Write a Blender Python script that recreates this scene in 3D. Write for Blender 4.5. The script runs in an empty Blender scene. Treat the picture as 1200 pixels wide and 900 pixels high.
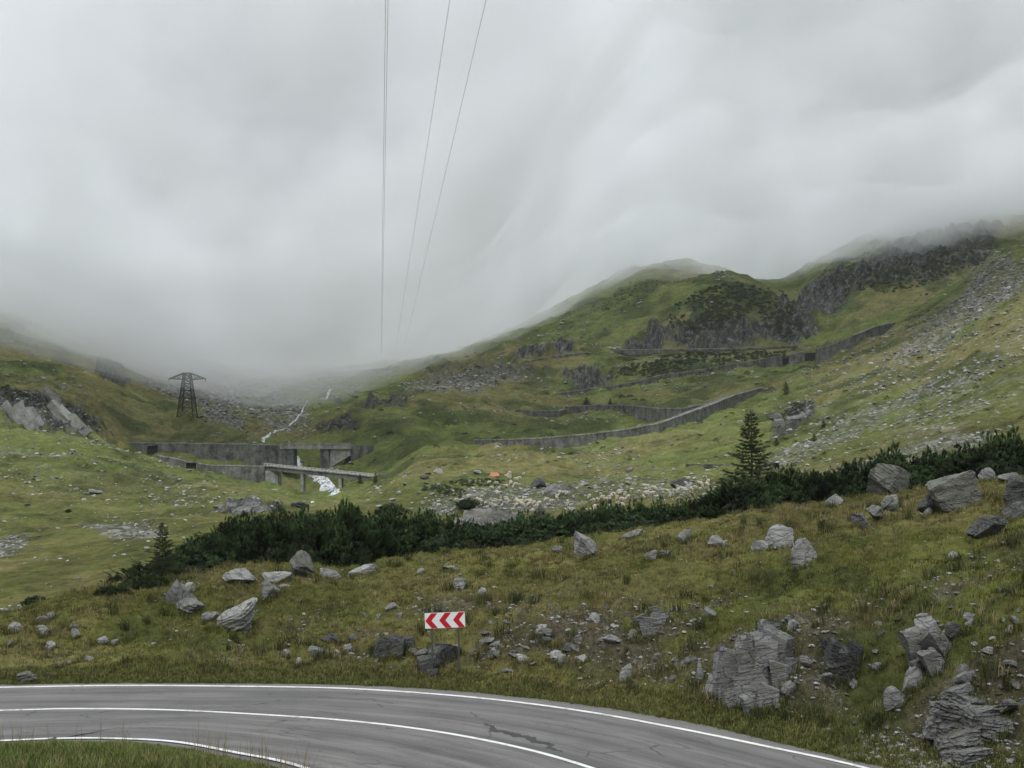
import bpy, math, random
import numpy as np
from mathutils import Vector, Matrix

rng = np.random.default_rng(11)
random.seed(11)
scene = bpy.context.scene
COL = scene.collection
F = 1287.0          # focal length in photo pixels (photo 1200 x 900)
CX, HY = 600.0, 530.0   # principal column, horizon row
CZ = 8.0            # camera height above the road

# ------------------------------------------------------------------ helpers
def tag(o, label=None, cat=None, group=None, kind=None):
    if label: o['label'] = label
    if cat: o['category'] = cat
    if group: o['group'] = group
    if kind: o['kind'] = kind
    return o

def mesh_data(name, V, Fc, mat=None, smooth=False):
    """V (n,3); Fc (m,k) uniform faces or list of arrays of uniform faces"""
    me = bpy.data.meshes.new(name)
    V = np.asarray(V, dtype=np.float32)
    groups = Fc if isinstance(Fc, list) else [Fc]
    groups = [np.asarray(g, dtype=np.int32) for g in groups if len(g)]
    me.vertices.add(len(V)); me.vertices.foreach_set('co', V.ravel())
    nl = sum(g.size for g in groups); nf = sum(len(g) for g in groups)
    me.loops.add(nl); me.polygons.add(nf)
    li = np.concatenate([g.ravel() for g in groups])
    starts = []; off = 0
    for g in groups:
        starts.append(off + np.arange(len(g)) * g.shape[1]); off += g.size
    me.loops.foreach_set('vertex_index', li)
    me.polygons.foreach_set('loop_start', np.concatenate(starts).astype(np.int32))
    if smooth:
        me.polygons.foreach_set('use_smooth', np.ones(nf, dtype=bool))
    else:
        me.polygons.foreach_set('use_smooth', np.zeros(nf, dtype=bool))
    me.update(calc_edges=True)
    if mat: me.materials.append(mat)
    return me

def link(name, me, parent=None, loc=(0, 0, 0)):
    o = bpy.data.objects.new(name, me); COL.objects.link(o)
    if parent: o.parent = parent
    o.location = loc
    return o

def add_color(me, C, name='Col'):
    a = me.color_attributes.new(name, 'FLOAT_COLOR', 'POINT')
    C = np.asarray(C, dtype=np.float32)
    if C.shape[1] == 3: C = np.concatenate([C, np.ones((len(C), 1), np.float32)], 1)
    a.data.foreach_set('color', C.ravel())

class MB:
    """collects boxes / prisms / tubes into one mesh"""
    def __init__(s): s.V = []; s.Q = []; s.T = []; s.n = 0
    def add(s, V, Q=None, T=None):
        V = np.asarray(V, float)
        if Q is not None and len(Q): s.Q.append(np.asarray(Q) + s.n)
        if T is not None and len(T): s.T.append(np.asarray(T) + s.n)
        s.V.append(V); s.n += len(V)
    def box8(s, P):  # P: 8 pts bottom 4 ccw, top 4 ccw
        s.add(P, [[3, 2, 1, 0], [4, 5, 6, 7], [0, 1, 5, 4], [1, 2, 6, 5], [2, 3, 7, 6], [3, 0, 4, 7]])
    def box(s, c, d, rz=0):
        x, y, z = np.array(d) / 2
        P = np.array([[-x, -y, -z], [x, -y, -z], [x, y, -z], [-x, y, -z], [-x, -y, z], [x, -y, z], [x, y, z], [-x, y, z]])
        c_, s_ = math.cos(rz), math.sin(rz)
        P = P @ np.array([[c_, s_, 0], [-s_, c_, 0], [0, 0, 1]]) + np.array(c)
        s.box8(P)
    def tube(s, pts, r, n=6, r2=None):
        pts = np.asarray(pts, float); m = len(pts)
        rr = np.linspace(r, r if r2 is None else r2, m)
        V = []
        for i in range(m):
            t = pts[min(i + 1, m - 1)] - pts[max(i - 1, 0)]; t /= np.linalg.norm(t) + 1e-9
            a = np.array([0, 0, 1.0]) if abs(t[2]) < .9 else np.array([1.0, 0, 0])
            u = np.cross(t, a); u /= np.linalg.norm(u); v = np.cross(t, u)
            for k in range(n):
                an = 2 * math.pi * k / n
                V.append(pts[i] + rr[i] * (math.cos(an) * u + math.sin(an) * v))
        Q = []
        for i in range(m - 1):
            for k in range(n):
                Q.append([i * n + k, i * n + (k + 1) % n, (i + 1) * n + (k + 1) % n, (i + 1) * n + k])
        T = [[0, k + 1, k] for k in range(1, n - 1)] + [[(m - 1) * n, (m - 1) * n + k, (m - 1) * n + k + 1] for k in range(1, n - 1)]
        s.add(V, Q, T)
    def build(s, name, mat, parent=None, smooth=False):
        g = []
        if s.Q: g.append(np.concatenate(s.Q))
        if s.T: g.append(np.concatenate(s.T))
        return link(name, mesh_data(name, np.concatenate(s.V), g, mat, smooth), parent)

# ------------------------------------------------------------------ noise
_T = np.random.default_rng(5).random(65536).astype(np.float64) * 2 - 1
def _h(ix, iy, iz, s):
    return _T[((ix * 73856093) ^ (iy * 19349663) ^ (iz * 83492791) ^ (s * 2654435 + 977 * s)) & 0xFFFF]
def vn2(x, y, s=0):
    ix = np.floor(x).astype(np.int64); iy = np.floor(y).astype(np.int64)
    fx = x - ix; fy = y - iy
    fx = fx * fx * fx * (fx * (fx * 6 - 15) + 10); fy = fy * fy * fy * (fy * (fy * 6 - 15) + 10)
    a = _h(ix, iy, 0, s); b = _h(ix + 1, iy, 0, s); c = _h(ix, iy + 1, 0, s); d = _h(ix + 1, iy + 1, 0, s)
    return (a + (b - a) * fx) * (1 - fy) + (c + (d - c) * fx) * fy
def fbm2(x, y, o=4, s=0, g=.5):
    t = 0; a = 1; n = 0
    for i in range(o):
        t = t + a * vn2(x, y, s + i * 7); n += a; a *= g
        x, y = (x * .8 - y * .6) * 2.03 + 3.7, (x * .6 + y * .8) * 2.03 - 1.3
    return t / n
def ridge2(x, y, o=4, s=0, g=.5):
    t = 0; a = 1; n = 0
    for i in range(o):
        t = t + a * (1 - 2 * np.abs(vn2(x, y, s + i * 7))); n += a; a *= g
        x, y = (x * .8 - y * .6) * 2.03 + 3.7, (x * .6 + y * .8) * 2.03 - 1.3
    return t / n
def vn3(p, s=0):
    i = np.floor(p).astype(np.int64); f = p - i
    f = f * f * (3 - 2 * f)
    x, y, z = i[:, 0], i[:, 1], i[:, 2]; fx, fy, fz = f[:, 0], f[:, 1], f[:, 2]
    def L(a, b, t): return a + (b - a) * t
    return L(L(L(_h(x, y, z, s), _h(x + 1, y, z, s), fx), L(_h(x, y + 1, z, s), _h(x + 1, y + 1, z, s), fx), fy),
             L(L(_h(x, y, z + 1, s), _h(x + 1, y, z + 1, s), fx), L(_h(x, y + 1, z + 1, s), _h(x + 1, y + 1, z + 1, s), fx), fy), fz)
def fbm3(p, o=4, s=0, g=.5):
    t = 0; a = 1; n = 0
    for i in range(o):
        t = t + a * vn3(p, s + 5 * i); n += a; a *= g; p = p * 2.03 + 11.3
    return t / n
def sst(x, a, b):
    t = np.clip((x - a) / (b - a), 0, 1); return t * t * (3 - 2 * t)

def pchip(x, y, q):
    x = np.asarray(x, float); y = np.asarray(y, float); q = np.clip(q, x[0], x[-1])
    h = np.diff(x); d = np.diff(y) / h
    m = np.zeros_like(y)
    if len(x) > 2:
        w1 = 2 * h[1:] + h[:-1]; w2 = h[1:] + 2 * h[:-1]
        ok = d[:-1] * d[1:] > 0
        with np.errstate(divide='ignore', invalid='ignore'):
            mm = (w1 + w2) / (w1 / d[:-1] + w2 / d[1:])
        m[1:-1] = np.where(ok, mm, 0)
    m[0] = d[0]; m[-1] = d[-1]
    i = np.clip(np.searchsorted(x, q, side='right') - 1, 0, len(x) - 2)
    t = (q - x[i]) / h[i]
    return ((1 + 2 * t) * (1 - t) ** 2 * y[i] + t * (1 - t) ** 2 * h[i] * m[i] + t * t * (3 - 2 * t) * y[i + 1] + t * t * (t - 1) * h[i] * m[i + 1])

# ------------------------------------------------------------------ road curves on the plane z = 0
def plane(px, py, z=0.0):
    Y = F * (CZ - z) / (py - HY); return np.array([(px - CX) / F * Y, Y])
def spline(P, n):
    P = np.asarray(P, float); s = np.r_[0, np.cumsum(np.linalg.norm(np.diff(P, axis=0), axis=1))]
    # catmull-rom through points, resampled by arc length
    out = []
    E = np.vstack([2 * P[0] - P[1], P, 2 * P[-1] - P[-2]])
    for i in range(1, len(E) - 2):
        t = np.linspace(0, 1, 24, endpoint=False)[:, None]
        a, b, c, d = E[i - 1], E[i], E[i + 1], E[i + 2]
        out.append(.5 * ((2 * b) + (c - a) * t + (2 * a - 5 * b + 4 * c - d) * t ** 2 + (3 * b - a - 3 * c + d) * t ** 3))
    out = np.vstack(out + [P[-1:]])
    s = np.r_[0, np.cumsum(np.linalg.norm(np.diff(out, axis=0), axis=1))]
    q = np.linspace(0, s[-1], n)
    return np.c_[np.interp(q, s, out[:, 0]), np.interp(q, s, out[:, 1])]
NR = 260
L0 = [(-62, 26), (-44, 33.5), (-30, 36.6)]
edge_px = [(0, 801), (150, 799.4), (300, 799.6), (400, 801), (500, 806), (600, 814.5), (700, 827), (800, 843.5), (900, 865.5), (1000, 890), (1045, 900)]
outer = spline(L0 + [plane(*p) for p in edge_px] + [(12.2, 24.6), (15.2, 20), (17.3, 15), (18.5, 8), (18.6, -2), (17, -14), (12, -30)], NR)
line_px = [(0, 805.5), (150, 803.3), (300, 804.5), (400, 806.6), (500, 812.5), (600, 822), (700, 836), (800, 854.5), (900, 875), (1010, 899)]
edge_line = spline([(-62, 25.4), (-44, 32.9), (-30, 36.1)] + [plane(*p) for p in line_px] + [(11.6, 24.2), (14.5, 19.7), (16.6, 14.8), (17.8, 8), (17.9, -2), (16.3, -14), (11.4, -29.5)], NR)
mid_px = [(0, 832.5), (100, 830.6), (200, 832), (300, 837), (400, 843.8), (500, 855.5), (600, 874), (690, 899)]
centre_line = spline([(-58, 19.5), (-42, 28), (-30, 32.2)] + [plane(*p) for p in mid_px] + [(4.6, 24.3), (6.8, 20.6), (9.4, 15), (11, 8), (11.2, -2), (10, -13), (6, -27)], NR)
in_px = [(0, 868), (60, 865.6), (120, 865), (200, 868.6), (270, 880.5), (355, 899)]
inner_line = spline([(-54, 12), (-40, 22), (-30, 27.6)] + [plane(*p) for p in in_px] + [(-3, 25), (-.2, 21.5), (2.4, 16), (4, 8), (4.2, -2), (3, -12), (0, -24)], NR)
inner_edge = inner_line + np.array([-.12, -.33])

def sdist(P, poly):
    """signed distance of points to an open polyline (positive to the left of its direction)"""
    best = np.full(len(P), 1e9); sg = np.ones(len(P))
    for i in range(0, len(poly) - 1, 2):
        a = poly[i]; b = poly[min(i + 2, len(poly) - 1)]
        ab = b - a; t = np.clip(((P - a) @ ab) / (ab @ ab + 1e-12), 0, 1)
        d = P - (a + t[:, None] * ab); q = (d ** 2).sum(1)
        m = q < best
        best[m] = q[m]; sg[m] = np.sign(ab[0] * d[m, 1] - ab[1] * d[m, 0])
    return np.sqrt(best) * sg

# ------------------------------------------------------------------ terrain control table (valley laid out by direction and distance)
def across(d, px):
    k = sorted(d); return pchip(k, [d[i] for i in k], px)
def ext(d, l=-.5, r=.5):
    d = dict(d); a, b = min(d), max(d)
    ks = sorted(d)
    d[-400] = d[a] + l * (d[ks[1]] - d[ks[0]]) / (ks[1] - ks[0]) * (a + 400) * -1 * -1 if False else d[a] - (d[ks[1]] - d[ks[0]]) / (ks[1] - ks[0]) * 120
    d[-700] = d[-400]
    d[1550] = d[b] + (d[ks[-1]] - d[ks[-2]]) / (ks[-1] - ks[-2]) * 120
    d[1900] = d[1550]
    return d
YB = {-700: 39, 0: 38.2, 300: 38.6, 500: 37.6, 600: 36.4, 700: 35.1, 800: 33.2, 900: 30.9, 1000: 29.0, 1045: 28.1, 1100: 26.6, 1200: 24.3, 1500: 19.8, 1900: 16}
CUTY = {-700: 6, 0: 5.5, 200: 6, 400: 5.6, 560: 6, 700: 6, 800: 6, 900: 6, 1000: 6.2, 1200: 6.8, 1900: 7}
CUT = {-700: 772, 0: 768, 100: 764, 200: 752, 300: 745, 400: 735, 500: 728, 600: 722, 700: 716, 800: 716, 900: 720, 1000: 722, 1100: 712, 1200: 700, 1550: 690, 1900: 690}
CRY = {-700: 47, 0: 47, 100: 50, 200: 54, 300: 56, 400: 58, 500: 59, 600: 60, 700: 62, 900: 62, 1100: 60, 1200: 58, 1900: 55}
CR = {-700: 760, 0: 744, 50: 730, 100: 706, 150: 692, 200: 684, 250: 677, 300: 672, 400: 667, 500: 657, 600: 645, 700: 632, 800: 620, 900: 600, 1000: 588, 1100: 574, 1200: 562, 1550: 555, 1900: 555}
ROWS = [
 (85, {0: 713, 100: 700, 200: 678, 300: 662, 400: 657, 500: 652, 600: 647, 700: 640, 800: 628, 900: 606, 1000: 593, 1100: 577, 1200: 566}),
 (120, {0: 664, 100: 656, 200: 640, 300: 634, 400: 632, 500: 631, 600: 630, 700: 626, 800: 616, 900: 602, 1000: 576, 1100: 560, 1200: 546}),
 (180, {0: 627, 100: 620, 200: 612, 300: 606, 400: 606, 500: 612, 600: 608, 700: 602, 800: 590, 900: 575, 1000: 548, 1100: 526, 1200: 503}),
 (260, {0: 570, 100: 575, 200: 580, 300: 584, 350: 592, 400: 590, 450: 580, 500: 570, 600: 574, 700: 573, 800: 562, 900: 545, 1000: 511, 1100: 480, 1200: 446}),
 (340, {0: 510, 100: 524, 200: 558, 300: 574, 360: 588, 420: 578, 450: 570, 500: 550, 600: 551, 700: 548, 800: 535, 900: 515, 1000: 479, 1100: 440, 1200: 396}),
 (385, {0: 503, 100: 516, 160: 539, 200: 552, 300: 571, 370: 584, 420: 571, 450: 564, 500: 541, 600: 540, 700: 532, 800: 520, 900: 498, 1000: 462, 1100: 421, 1200: 372}),
 (430, {0: 488, 100: 507, 160: 537, 200: 550, 300: 567, 370: 578, 420: 565, 450: 553, 500: 531, 600: 529, 700: 518, 800: 509, 900: 485, 1000: 448, 1100: 406, 1200: 352}),
 (470, {0: 457, 100: 488, 150: 522, 170: 533, 200: 532, 300: 544, 350: 560, 400: 547, 450: 533, 500: 519, 600: 518, 700: 509, 800: 501, 900: 474, 1000: 438, 1100: 393, 1200: 338}),
 (505, {0: 440, 100: 468, 160: 505, 200: 516, 300: 519, 350: 530, 400: 520, 500: 508, 600: 508, 700: 500, 800: 494, 900: 465, 1000: 429, 1100: 383, 1200: 327}),
 (550, {0: 418, 100: 450, 200: 490, 250: 490, 300: 506, 335: 515, 400: 494, 500: 483, 600: 489, 700: 485, 800: 478, 900: 454, 1000: 418, 1100: 370, 1200: 312}),
 (650, {0: 385, 100: 415, 200: 450, 300: 475, 350: 480, 400: 468, 500: 458, 600: 465, 700: 461, 800: 447, 850: 440, 900: 438, 950: 427, 1000: 399, 1050: 379, 1100: 348, 1200: 290}),
 (720, {0: 355, 100: 390, 200: 430, 300: 460, 350: 464, 400: 452, 500: 443, 600: 446, 700: 441, 800: 427, 900: 425, 950: 424, 1000: 402, 1050: 386, 1100: 358, 1200: 320}),
 (800, {0: 320, 100: 365, 200: 410, 300: 443, 400: 441, 500: 431, 600: 418, 650: 412, 700: 411, 800: 411, 900: 410, 950: 406, 1000: 374, 1050: 360, 1100: 345, 1200: 315}),
 (850, {0: 318, 100: 368, 300: 434, 400: 435, 500: 425, 600: 406, 650: 402, 700: 396, 750: 383, 800: 363, 850: 345, 900: 349, 935: 374, 960: 380, 1000: 352, 1100: 322, 1200: 300}),
 (930, {0: 330, 100: 380, 300: 426, 400: 431, 500: 421, 600: 392, 700: 360, 750: 344, 800: 331, 850: 321, 890: 334, 930: 360, 960: 350, 1000: 318, 1100: 286, 1200: 268}),
 (1000, {0: 340, 100: 385, 300: 421, 400: 430, 500: 420, 600: 392, 650: 374, 700: 356, 750: 347, 800: 341, 850: 337, 900: 346, 930: 352, 960: 332, 1000: 303, 1100: 268, 1200: 250}),
 (1130, {0: 340, 100: 385, 300: 416, 400: 429, 500: 419, 600: 386, 650: 362, 700: 335, 750: 313, 800: 307, 850: 318, 880: 331, 905: 332, 950: 309, 1000: 287, 1100: 252, 1200: 234}),
]
# columns / rows of the ground sheet
cpx = np.r_[np.linspace(-700, -110, 44, endpoint=False), np.arange(-110, 1310, 1.3), np.linspace(1315, 1887, 44)]
th_c = np.arctan((cpx - CX) / F)
th_edge = math.pi / 4
th_b = np.linspace(th_c[-1], 2 * math.pi + th_c[0], 40)[1:-1]
rowsY = np.r_[np.linspace(.6, 22, 26, endpoint=False), np.arange(22, 46, .22), np.arange(46, 72, .32), np.arange(72, 130, .75),
              np.arange(130, 360, 1.4), np.arange(360, 780, 1.6), np.arange(780, 960, 1.1), np.arange(960, 1180, 2.2), np.linspace(1180, 1320, 14, endpoint=False), np.linspace(1320, 3800, 24)]
nc, nr = len(cpx), len(rowsY)
lo_stations_Y = [np.full(nc, .6), np.full(nc, 3.0), np.full(nc, 21.0)]
lo_stations_z = [np.full(nc, CZ - 1.7), np.full(nc, CZ - 1.75), np.full(nc, .02)]
Yb = across(YB, cpx); Yc = across(CRY, cpx)
lo_stations_Y[2] = np.minimum(21.0, Yb - 3)
Ycut = Yb + across(CUTY, cpx)
def zof(py, Y): return CZ - (py - HY) / F * Y
st_Y = lo_stations_Y + [Yb, Yb + 1.0, Ycut, Yc]
st_z = lo_stations_z + [np.full(nc, -.03), np.full(nc, .1), zof(across(CUT, cpx), Ycut), zof(across(CR, cpx), Yc)]
for Y, d in ROWS:
    st_Y.append(np.full(nc, float(Y))); st_z.append(zof(across(ext(d), cpx), Y))
st_Y += [np.full(nc, 1330.), np.full(nc, 3800.)]
st_z += [st_z[-1] - 25, np.full(nc, 60.)]
st_Y = np.array(st_Y); st_z = np.array(st_z)
Z = np.empty((nr, nc))
for j in range(nc):
    Z[:, j] = pchip(st_Y[:, j], st_z[:, j], rowsY)
# smooth the control shape a little across columns so no creases run away from the viewer
for _ in range(6):
    far = rowsY > 70
    Zf = Z[far]; Zf[:, 1:-1] = .25 * Zf[:, :-2] + .5 * Zf[:, 1:-1] + .25 * Zf[:, 2:]; Z[far] = Zf
U = (cpx - CX) / F
GX = U[None, :] * rowsY[:, None]; GY = np.repeat(rowsY[:, None], nc, 1)
PY0 = HY - F * (Z - CZ) / GY      # rows as they lie before roughening (used to lay out soils)
PXG = np.repeat(cpx[None, :], nr, 0)

# soil layout: rock faces and scree, each a patch in the valley (centre, half sizes, tilt)
def patches(L):
    m = np.zeros(Z.shape)
    wob = fbm2(GX * .12, GY * .12, 4, 31) * .5
    wob2 = fbm2(GX * .02 + 9, GY * .02, 4, 37)
    for cx, cy, rx, ry, ang, y0, y1, st in L:
        a = math.radians(ang); c, s = math.cos(a), math.sin(a)
        dx = PXG - cx; dy = PY0 - cy
        q = np.sqrt(((dx * c + dy * s) / rx) ** 2 + ((-dx * s + dy * c) / ry) ** 2)
        v = (1.15 - q + wob * .45 + wob2 * .4)
        m = np.maximum(m, np.clip(v / .3, 0, 1) * st * ((GY > y0) & (GY < y1)))
    return m
ROCK = [(840, 392, 105, 21, 0, 780, 900, 1), (925, 378, 35, 26, 30, 780, 900, 1), (770, 398, 40, 12, -20, 780, 900, 1),
        (640, 411, 42, 7, -8, 780, 940, 1), (690, 441, 34, 14, -8, 640, 800, 1), (447, 473, 28, 6, 0, 540, 680, .9),
        (965, 338, 35, 26, -20, 800, 1000, 1), (1060, 312, 70, 24, -15, 840, 1050, .9), (1130, 295, 50, 22, -20, 840, 1050, .8),
        (55, 478, 75, 26, 14, 380, 480, 1), (10, 470, 40, 26, 0, 380, 480, 1), (130, 437, 22, 12, 40, 520, 700, .9),
        (300, 598, 36, 9, 10, 200, 330, 1), (395, 497, 26, 6, -5, 480, 600, .9), (930, 492, 30, 12, -35, 240, 420, 1),
        (575, 600, 60, 10, 0, 150, 230, .55), (675, 582, 40, 8, 0, 180, 300, .45), (505, 568, 26, 5, -15, 240, 350, .6), (560, 438, 90, 14, 0, 680, 860, .6)]
SCREE = [(1130, 364, 105, 17, -37, 300, 700, .85), (1060, 415, 50, 12, -30, 300, 660, .6), (1000, 500, 130, 10, -27, 160, 330, .8), (1110, 455, 90, 22, -32, 160, 420, .6), (1060, 535, 110, 12, -14, 110, 200, .75),
         (215, 440, 100, 30, 28, 540, 780, 1), (300, 470, 60, 26, 20, 540, 780, .9), (540, 452, 80, 16, -8, 640, 800, .9), (350, 448, 60, 14, 0, 650, 850, .8),
         (150, 560, 55, 10, 14, 330, 440, .7), (220, 575, 60, 7, 20, 300, 430, .6), (175, 632, 75, 16, 12, 130, 220, .85), (10, 640, 30, 14, -10, 110, 190, .9),
         (720, 578, 130, 13, 0, 180, 300, .6), (600, 590, 110, 16, 0, 150, 260, .7), (40, 715, 60, 8, -8, 70, 120, .8), (1165, 330, 40, 30, -40, 450, 680, .9), (30, 530, 60, 9, 10, 300, 350, .6),
         (1100, 430, 220, 75, -32, 180, 680, .42), (1150, 470, 110, 25, -25, 150, 420, .5), (120, 560, 160, 40, 12, 200, 430, .3), (750, 400, 160, 70, 0, 960, 1200, .25), (680, 340, 40, 30, -30, 900, 1100, .5)]
Mrock = patches(ROCK); Mscree = patches(SCREE)
# foreground cut bank: bare earth and stones in bands
cut = sst(GY - Yb[None, :], 1.0, 3.0) * (1 - sst(GY - Ycut[None, :], 0, 5.0)) * (GY < 62)
cutn = fbm2(GX * .35, GY * .35, 4, 71)
Mbare = np.clip(cut * sst(cutn, -.16, .26) * sst(PXG, 150, 420) * 1.0, 0, 1)

# roughen
dpoints = (GY < 90) & (np.abs(GX) < 90)
dout = np.full(Z.shape, 50.); din = np.full(Z.shape, -50.)
Pn = np.c_[GX[dpoints], GY[dpoints]]
dout[dpoints] = sdist(Pn, outer); din[dpoints] = sdist(Pn, inner_edge)
onroad = (dout < .25) & (din > -.25)
bank = sst(dout, .3, 2.5)
near = (GY < 75)
dZ = np.zeros(Z.shape)
nz = near & (dout > 0)
x, y = GX[nz], GY[nz]
dZ[nz] = bank[nz] * (.38 * fbm2(x * .22, y * .22, 3, 1) + .3 * fbm2(x * .8, y * .8, 3, 2) + .2 * fbm2(x * 2.3, y * 2.3, 3, 3) + .12 * (ridge2(x * 1.1, y * 1.1, 3, 25) - .3) + Mbare[nz] * .35 * (ridge2(x * .9, y * .9, 4, 4) - .3))
f = GY >= 60
x, y = GX[f], GY[f]; w = sst(GY[f], 60, 90)
k = np.clip(GY[f] / 300, .25, 1.4)
dz = 2.5 * k * fbm2(x * .035, y * .035, 4, 8) + 1.7 * k * fbm2(x * .12, y * .12, 4, 9) + .34 * np.clip(k, .4, 1.2) * fbm2(x * .5, y * .5, 3, 10) + 1.5 * k * (ridge2(x * .03 + 5, y * .06, 4, 23) - .3) * sst(fbm2(x * .015, y * .015, 3, 24), -.1, .3)
dz += 1.1 * np.clip((GY[f] - 420) / 300, 0, 1.6) * (ridge2(x * .02, y * .013, 4, 15) - .2)
r = Mrock[f]
dz += r * (np.clip(GY[f] / 420, .3, 2.2)) * (3.6 * (ridge2(x * .05, y * .035, 5, 12, .6) - .25) + 1.8 * ridge2(x * .2, y * .12, 3, 13) + 5.5 * (ridge2(x * .085 + y * .02, y * .012, 4, 17, .65) - .3))
dz += Mscree[f] * .5 * np.clip(GY[f] / 300, .4, 2) * fbm2(x * .3, y * .3, 3, 14, .8)
dZ[f] += w * dz
Z = Z + dZ
Z = np.where(onroad, -.07, Z)
verge = (din <= -.25) & (GY < 60) & (GX < 6)
Z = np.where(verge & (GY > 20), np.maximum(Z, .0) * 0 + .02 + .1 * sst(-din, .2, 1.5) + .05 * fbm2(GX * 1.3, GY * 1.3, 2, 19), Z)
# keep the sheet below the sight line in front of the viewpoint
Z = np.where(GY < 22, np.minimum(Z, CZ - 1.7 - .3 * GY * .97 + .05), Z)
Z = np.where((GY < 26.5) & (dout <= 0), np.minimum(Z, np.maximum(-.07, CZ - 1.7 - .3 * GY)), Z)

ci_of = lambda X, Y: np.interp((X / np.maximum(Y, 1e-6)) * F + CX, cpx, np.arange(nc))
def hz(X, Y, A=None):
    A = Z if A is None else A
    X = np.atleast_1d(np.asarray(X, float)); Y = np.atleast_1d(np.asarray(Y, float))
    c = ci_of(X, Y); r_ = np.interp(Y, rowsY, np.arange(nr))
    c0 = np.clip(c.astype(int), 0, nc - 2); r0 = np.clip(r_.astype(int), 0, nr - 2); fc = c - c0; fr = r_ - r0
    return (A[r0, c0] * (1 - fc) + A[r0, c0 + 1] * fc) * (1 - fr) + (A[r0 + 1, c0] * (1 - fc) + A[r0 + 1, c0 + 1] * fc) * fr
PY = HY - F * (Z - CZ) / GY
def cast(px, py, ymin=23.0, ymax=1200):
    """ground point seen in direction (px, py), first hit beyond ymin"""
    c = int(np.clip(np.interp(px, cpx, np.arange(nc)) + .5, 0, nc - 1))
    p = PY[:, c]; ok = np.where((p <= py) & (rowsY >= ymin))[0]
    if len(ok) == 0: Y = ymax
    else:
        i = ok[0]
        if i > 0 and p[i - 1] > py and rowsY[i - 1] >= ymin * .98:
            t = (p[i - 1] - py) / (p[i - 1] - p[i]); Y = rowsY[i - 1] + t * (rowsY[i] - rowsY[i - 1])
        else: Y = rowsY[i]
    Y = min(Y, ymax)
    X = (px - CX) / F * Y
    return np.array([X, Y, float(hz(X, Y)[0])])
def normal(X, Y, e=.6):
    zx = (hz(X + e, Y) - hz(X - e, Y)) / (2 * e); zy = (hz(X, Y + e) - hz(X, Y - e)) / (2 * e)
    n = np.stack([-zx, -zy, np.ones_like(zx)], -1); return n / np.linalg.norm(n, axis=-1, keepdims=True)

# ------------------------------------------------------------------ materials
def new_mat(name):
    m = bpy.data.materials.new(name); m.use_nodes = True
    nt = m.node_tree; b = nt.nodes['Principled BSDF']
    b.inputs['Specular IOR Level'].default_value = .25
    return m, nt, b
def N(nt, t, **k):
    n = nt.nodes.new(t)
    for a, v in k.items():
        if a.startswith('i_'):
            n.inputs[a[2:].replace('_', ' ')].default_value = v
        else: setattr(n, a, v)
    return n
def ramp(nt, pts):
    n = nt.nodes.new('ShaderNodeValToRGB'); e = n.color_ramp.elements
    while len(e) < len(pts): e.new(.5)
    for q, (p, c) in zip(e, pts):
        q.position = p; q.color = (*c, 1) if len(c) == 3 else c
    return n
def mixc(nt, a, b, f, bt='MIX'):
    n = nt.nodes.new('ShaderNodeMix'); n.data_type = 'RGBA'; n.blend_type = bt
    for s, v in ((6, a), (7, b), (0, f)):
        if hasattr(v, 'links') or isinstance(v, bpy.types.NodeSocket): nt.links.new(v, n.inputs[s])
        else: n.inputs[s].default_value = (*v, 1) if isinstance(v, tuple) and len(v) == 3 else v
    return n.outputs[2]
def mth(nt, op, a, b=None, clamp=False):
    n = nt.nodes.new('ShaderNodeMath'); n.operation = op; n.use_clamp = clamp
    for i, v in enumerate((a, b)):
        if v is None: continue
        if isinstance(v, bpy.types.NodeSocket): nt.links.new(v, n.inputs[i])
        else: n.inputs[i].default_value = v
    return n.outputs[0]
def noise(nt, vec, scale, detail=4, rough=.55):
    n = N(nt, 'ShaderNodeTexNoise'); n.inputs['Scale'].default_value = scale; n.inputs['Detail'].default_value = detail; n.inputs['Roughness'].default_value = rough
    if vec is not None: nt.links.new(vec, n.inputs['Vector'])
    return n.outputs['Fac']
def bump(nt, h, bsdf, strength=.5, dist=.1):
    n = N(nt, 'ShaderNodeBump'); n.inputs['Strength'].default_value = strength; n.inputs['Distance'].default_value = dist
    nt.links.new(h, n.inputs['Height']); nt.links.new(n.outputs[0], bsdf.inputs['Normal'])

# ground: colour attribute (what grows where) broken up by fine procedural noise
gm, nt, b = new_mat('alpine_turf')
geo = N(nt, 'ShaderNodeNewGeometry'); pos = geo.outputs['Position']
att = N(nt, 'ShaderNodeAttribute', attribute_name='Col'); mk = N(nt, 'ShaderNodeAttribute', attribute_name='Mask')
sep = N(nt, 'ShaderNodeSeparateColor'); nt.links.new(mk.outputs['Color'], sep.inputs[0])
n1 = noise(nt, pos, 6.0, 5, .7); n2 = noise(nt, pos, .55, 6, .7); n3 = noise(nt, pos, .09, 5, .65)
n4 = noise(nt, pos, 2.1, 4, .65)
v = mth(nt, 'ADD', mth(nt, 'MULTIPLY', n1, .9), mth(nt, 'SUBTRACT', mth(nt, 'MULTIPLY', n4, 1.3), .65)); v = mth(nt, 'ADD', v, mth(nt, 'MULTIPLY', n2, 1.9)); v = mth(nt, 'ADD', v, mth(nt, 'MULTIPLY', n3, 1.9)); v = mth(nt, 'MAXIMUM', mth(nt, 'SUBTRACT', v, 1.38), .3)
grass = mixc(nt, att.outputs['Color'], (0, 0, 0), 1.0, 'MULTIPLY')
gn = nt.nodes.new('ShaderNodeVectorMath'); gn.operation = 'SCALE'; nt.links.new(att.outputs['Color'], gn.inputs[0]); nt.links.new(v, gn.inputs['Scale'])
stretch = N(nt, 'ShaderNodeMapping'); stretch.inputs['Scale'].default_value = (1, 1, .45); nt.links.new(pos, stretch.inputs[0])
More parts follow.
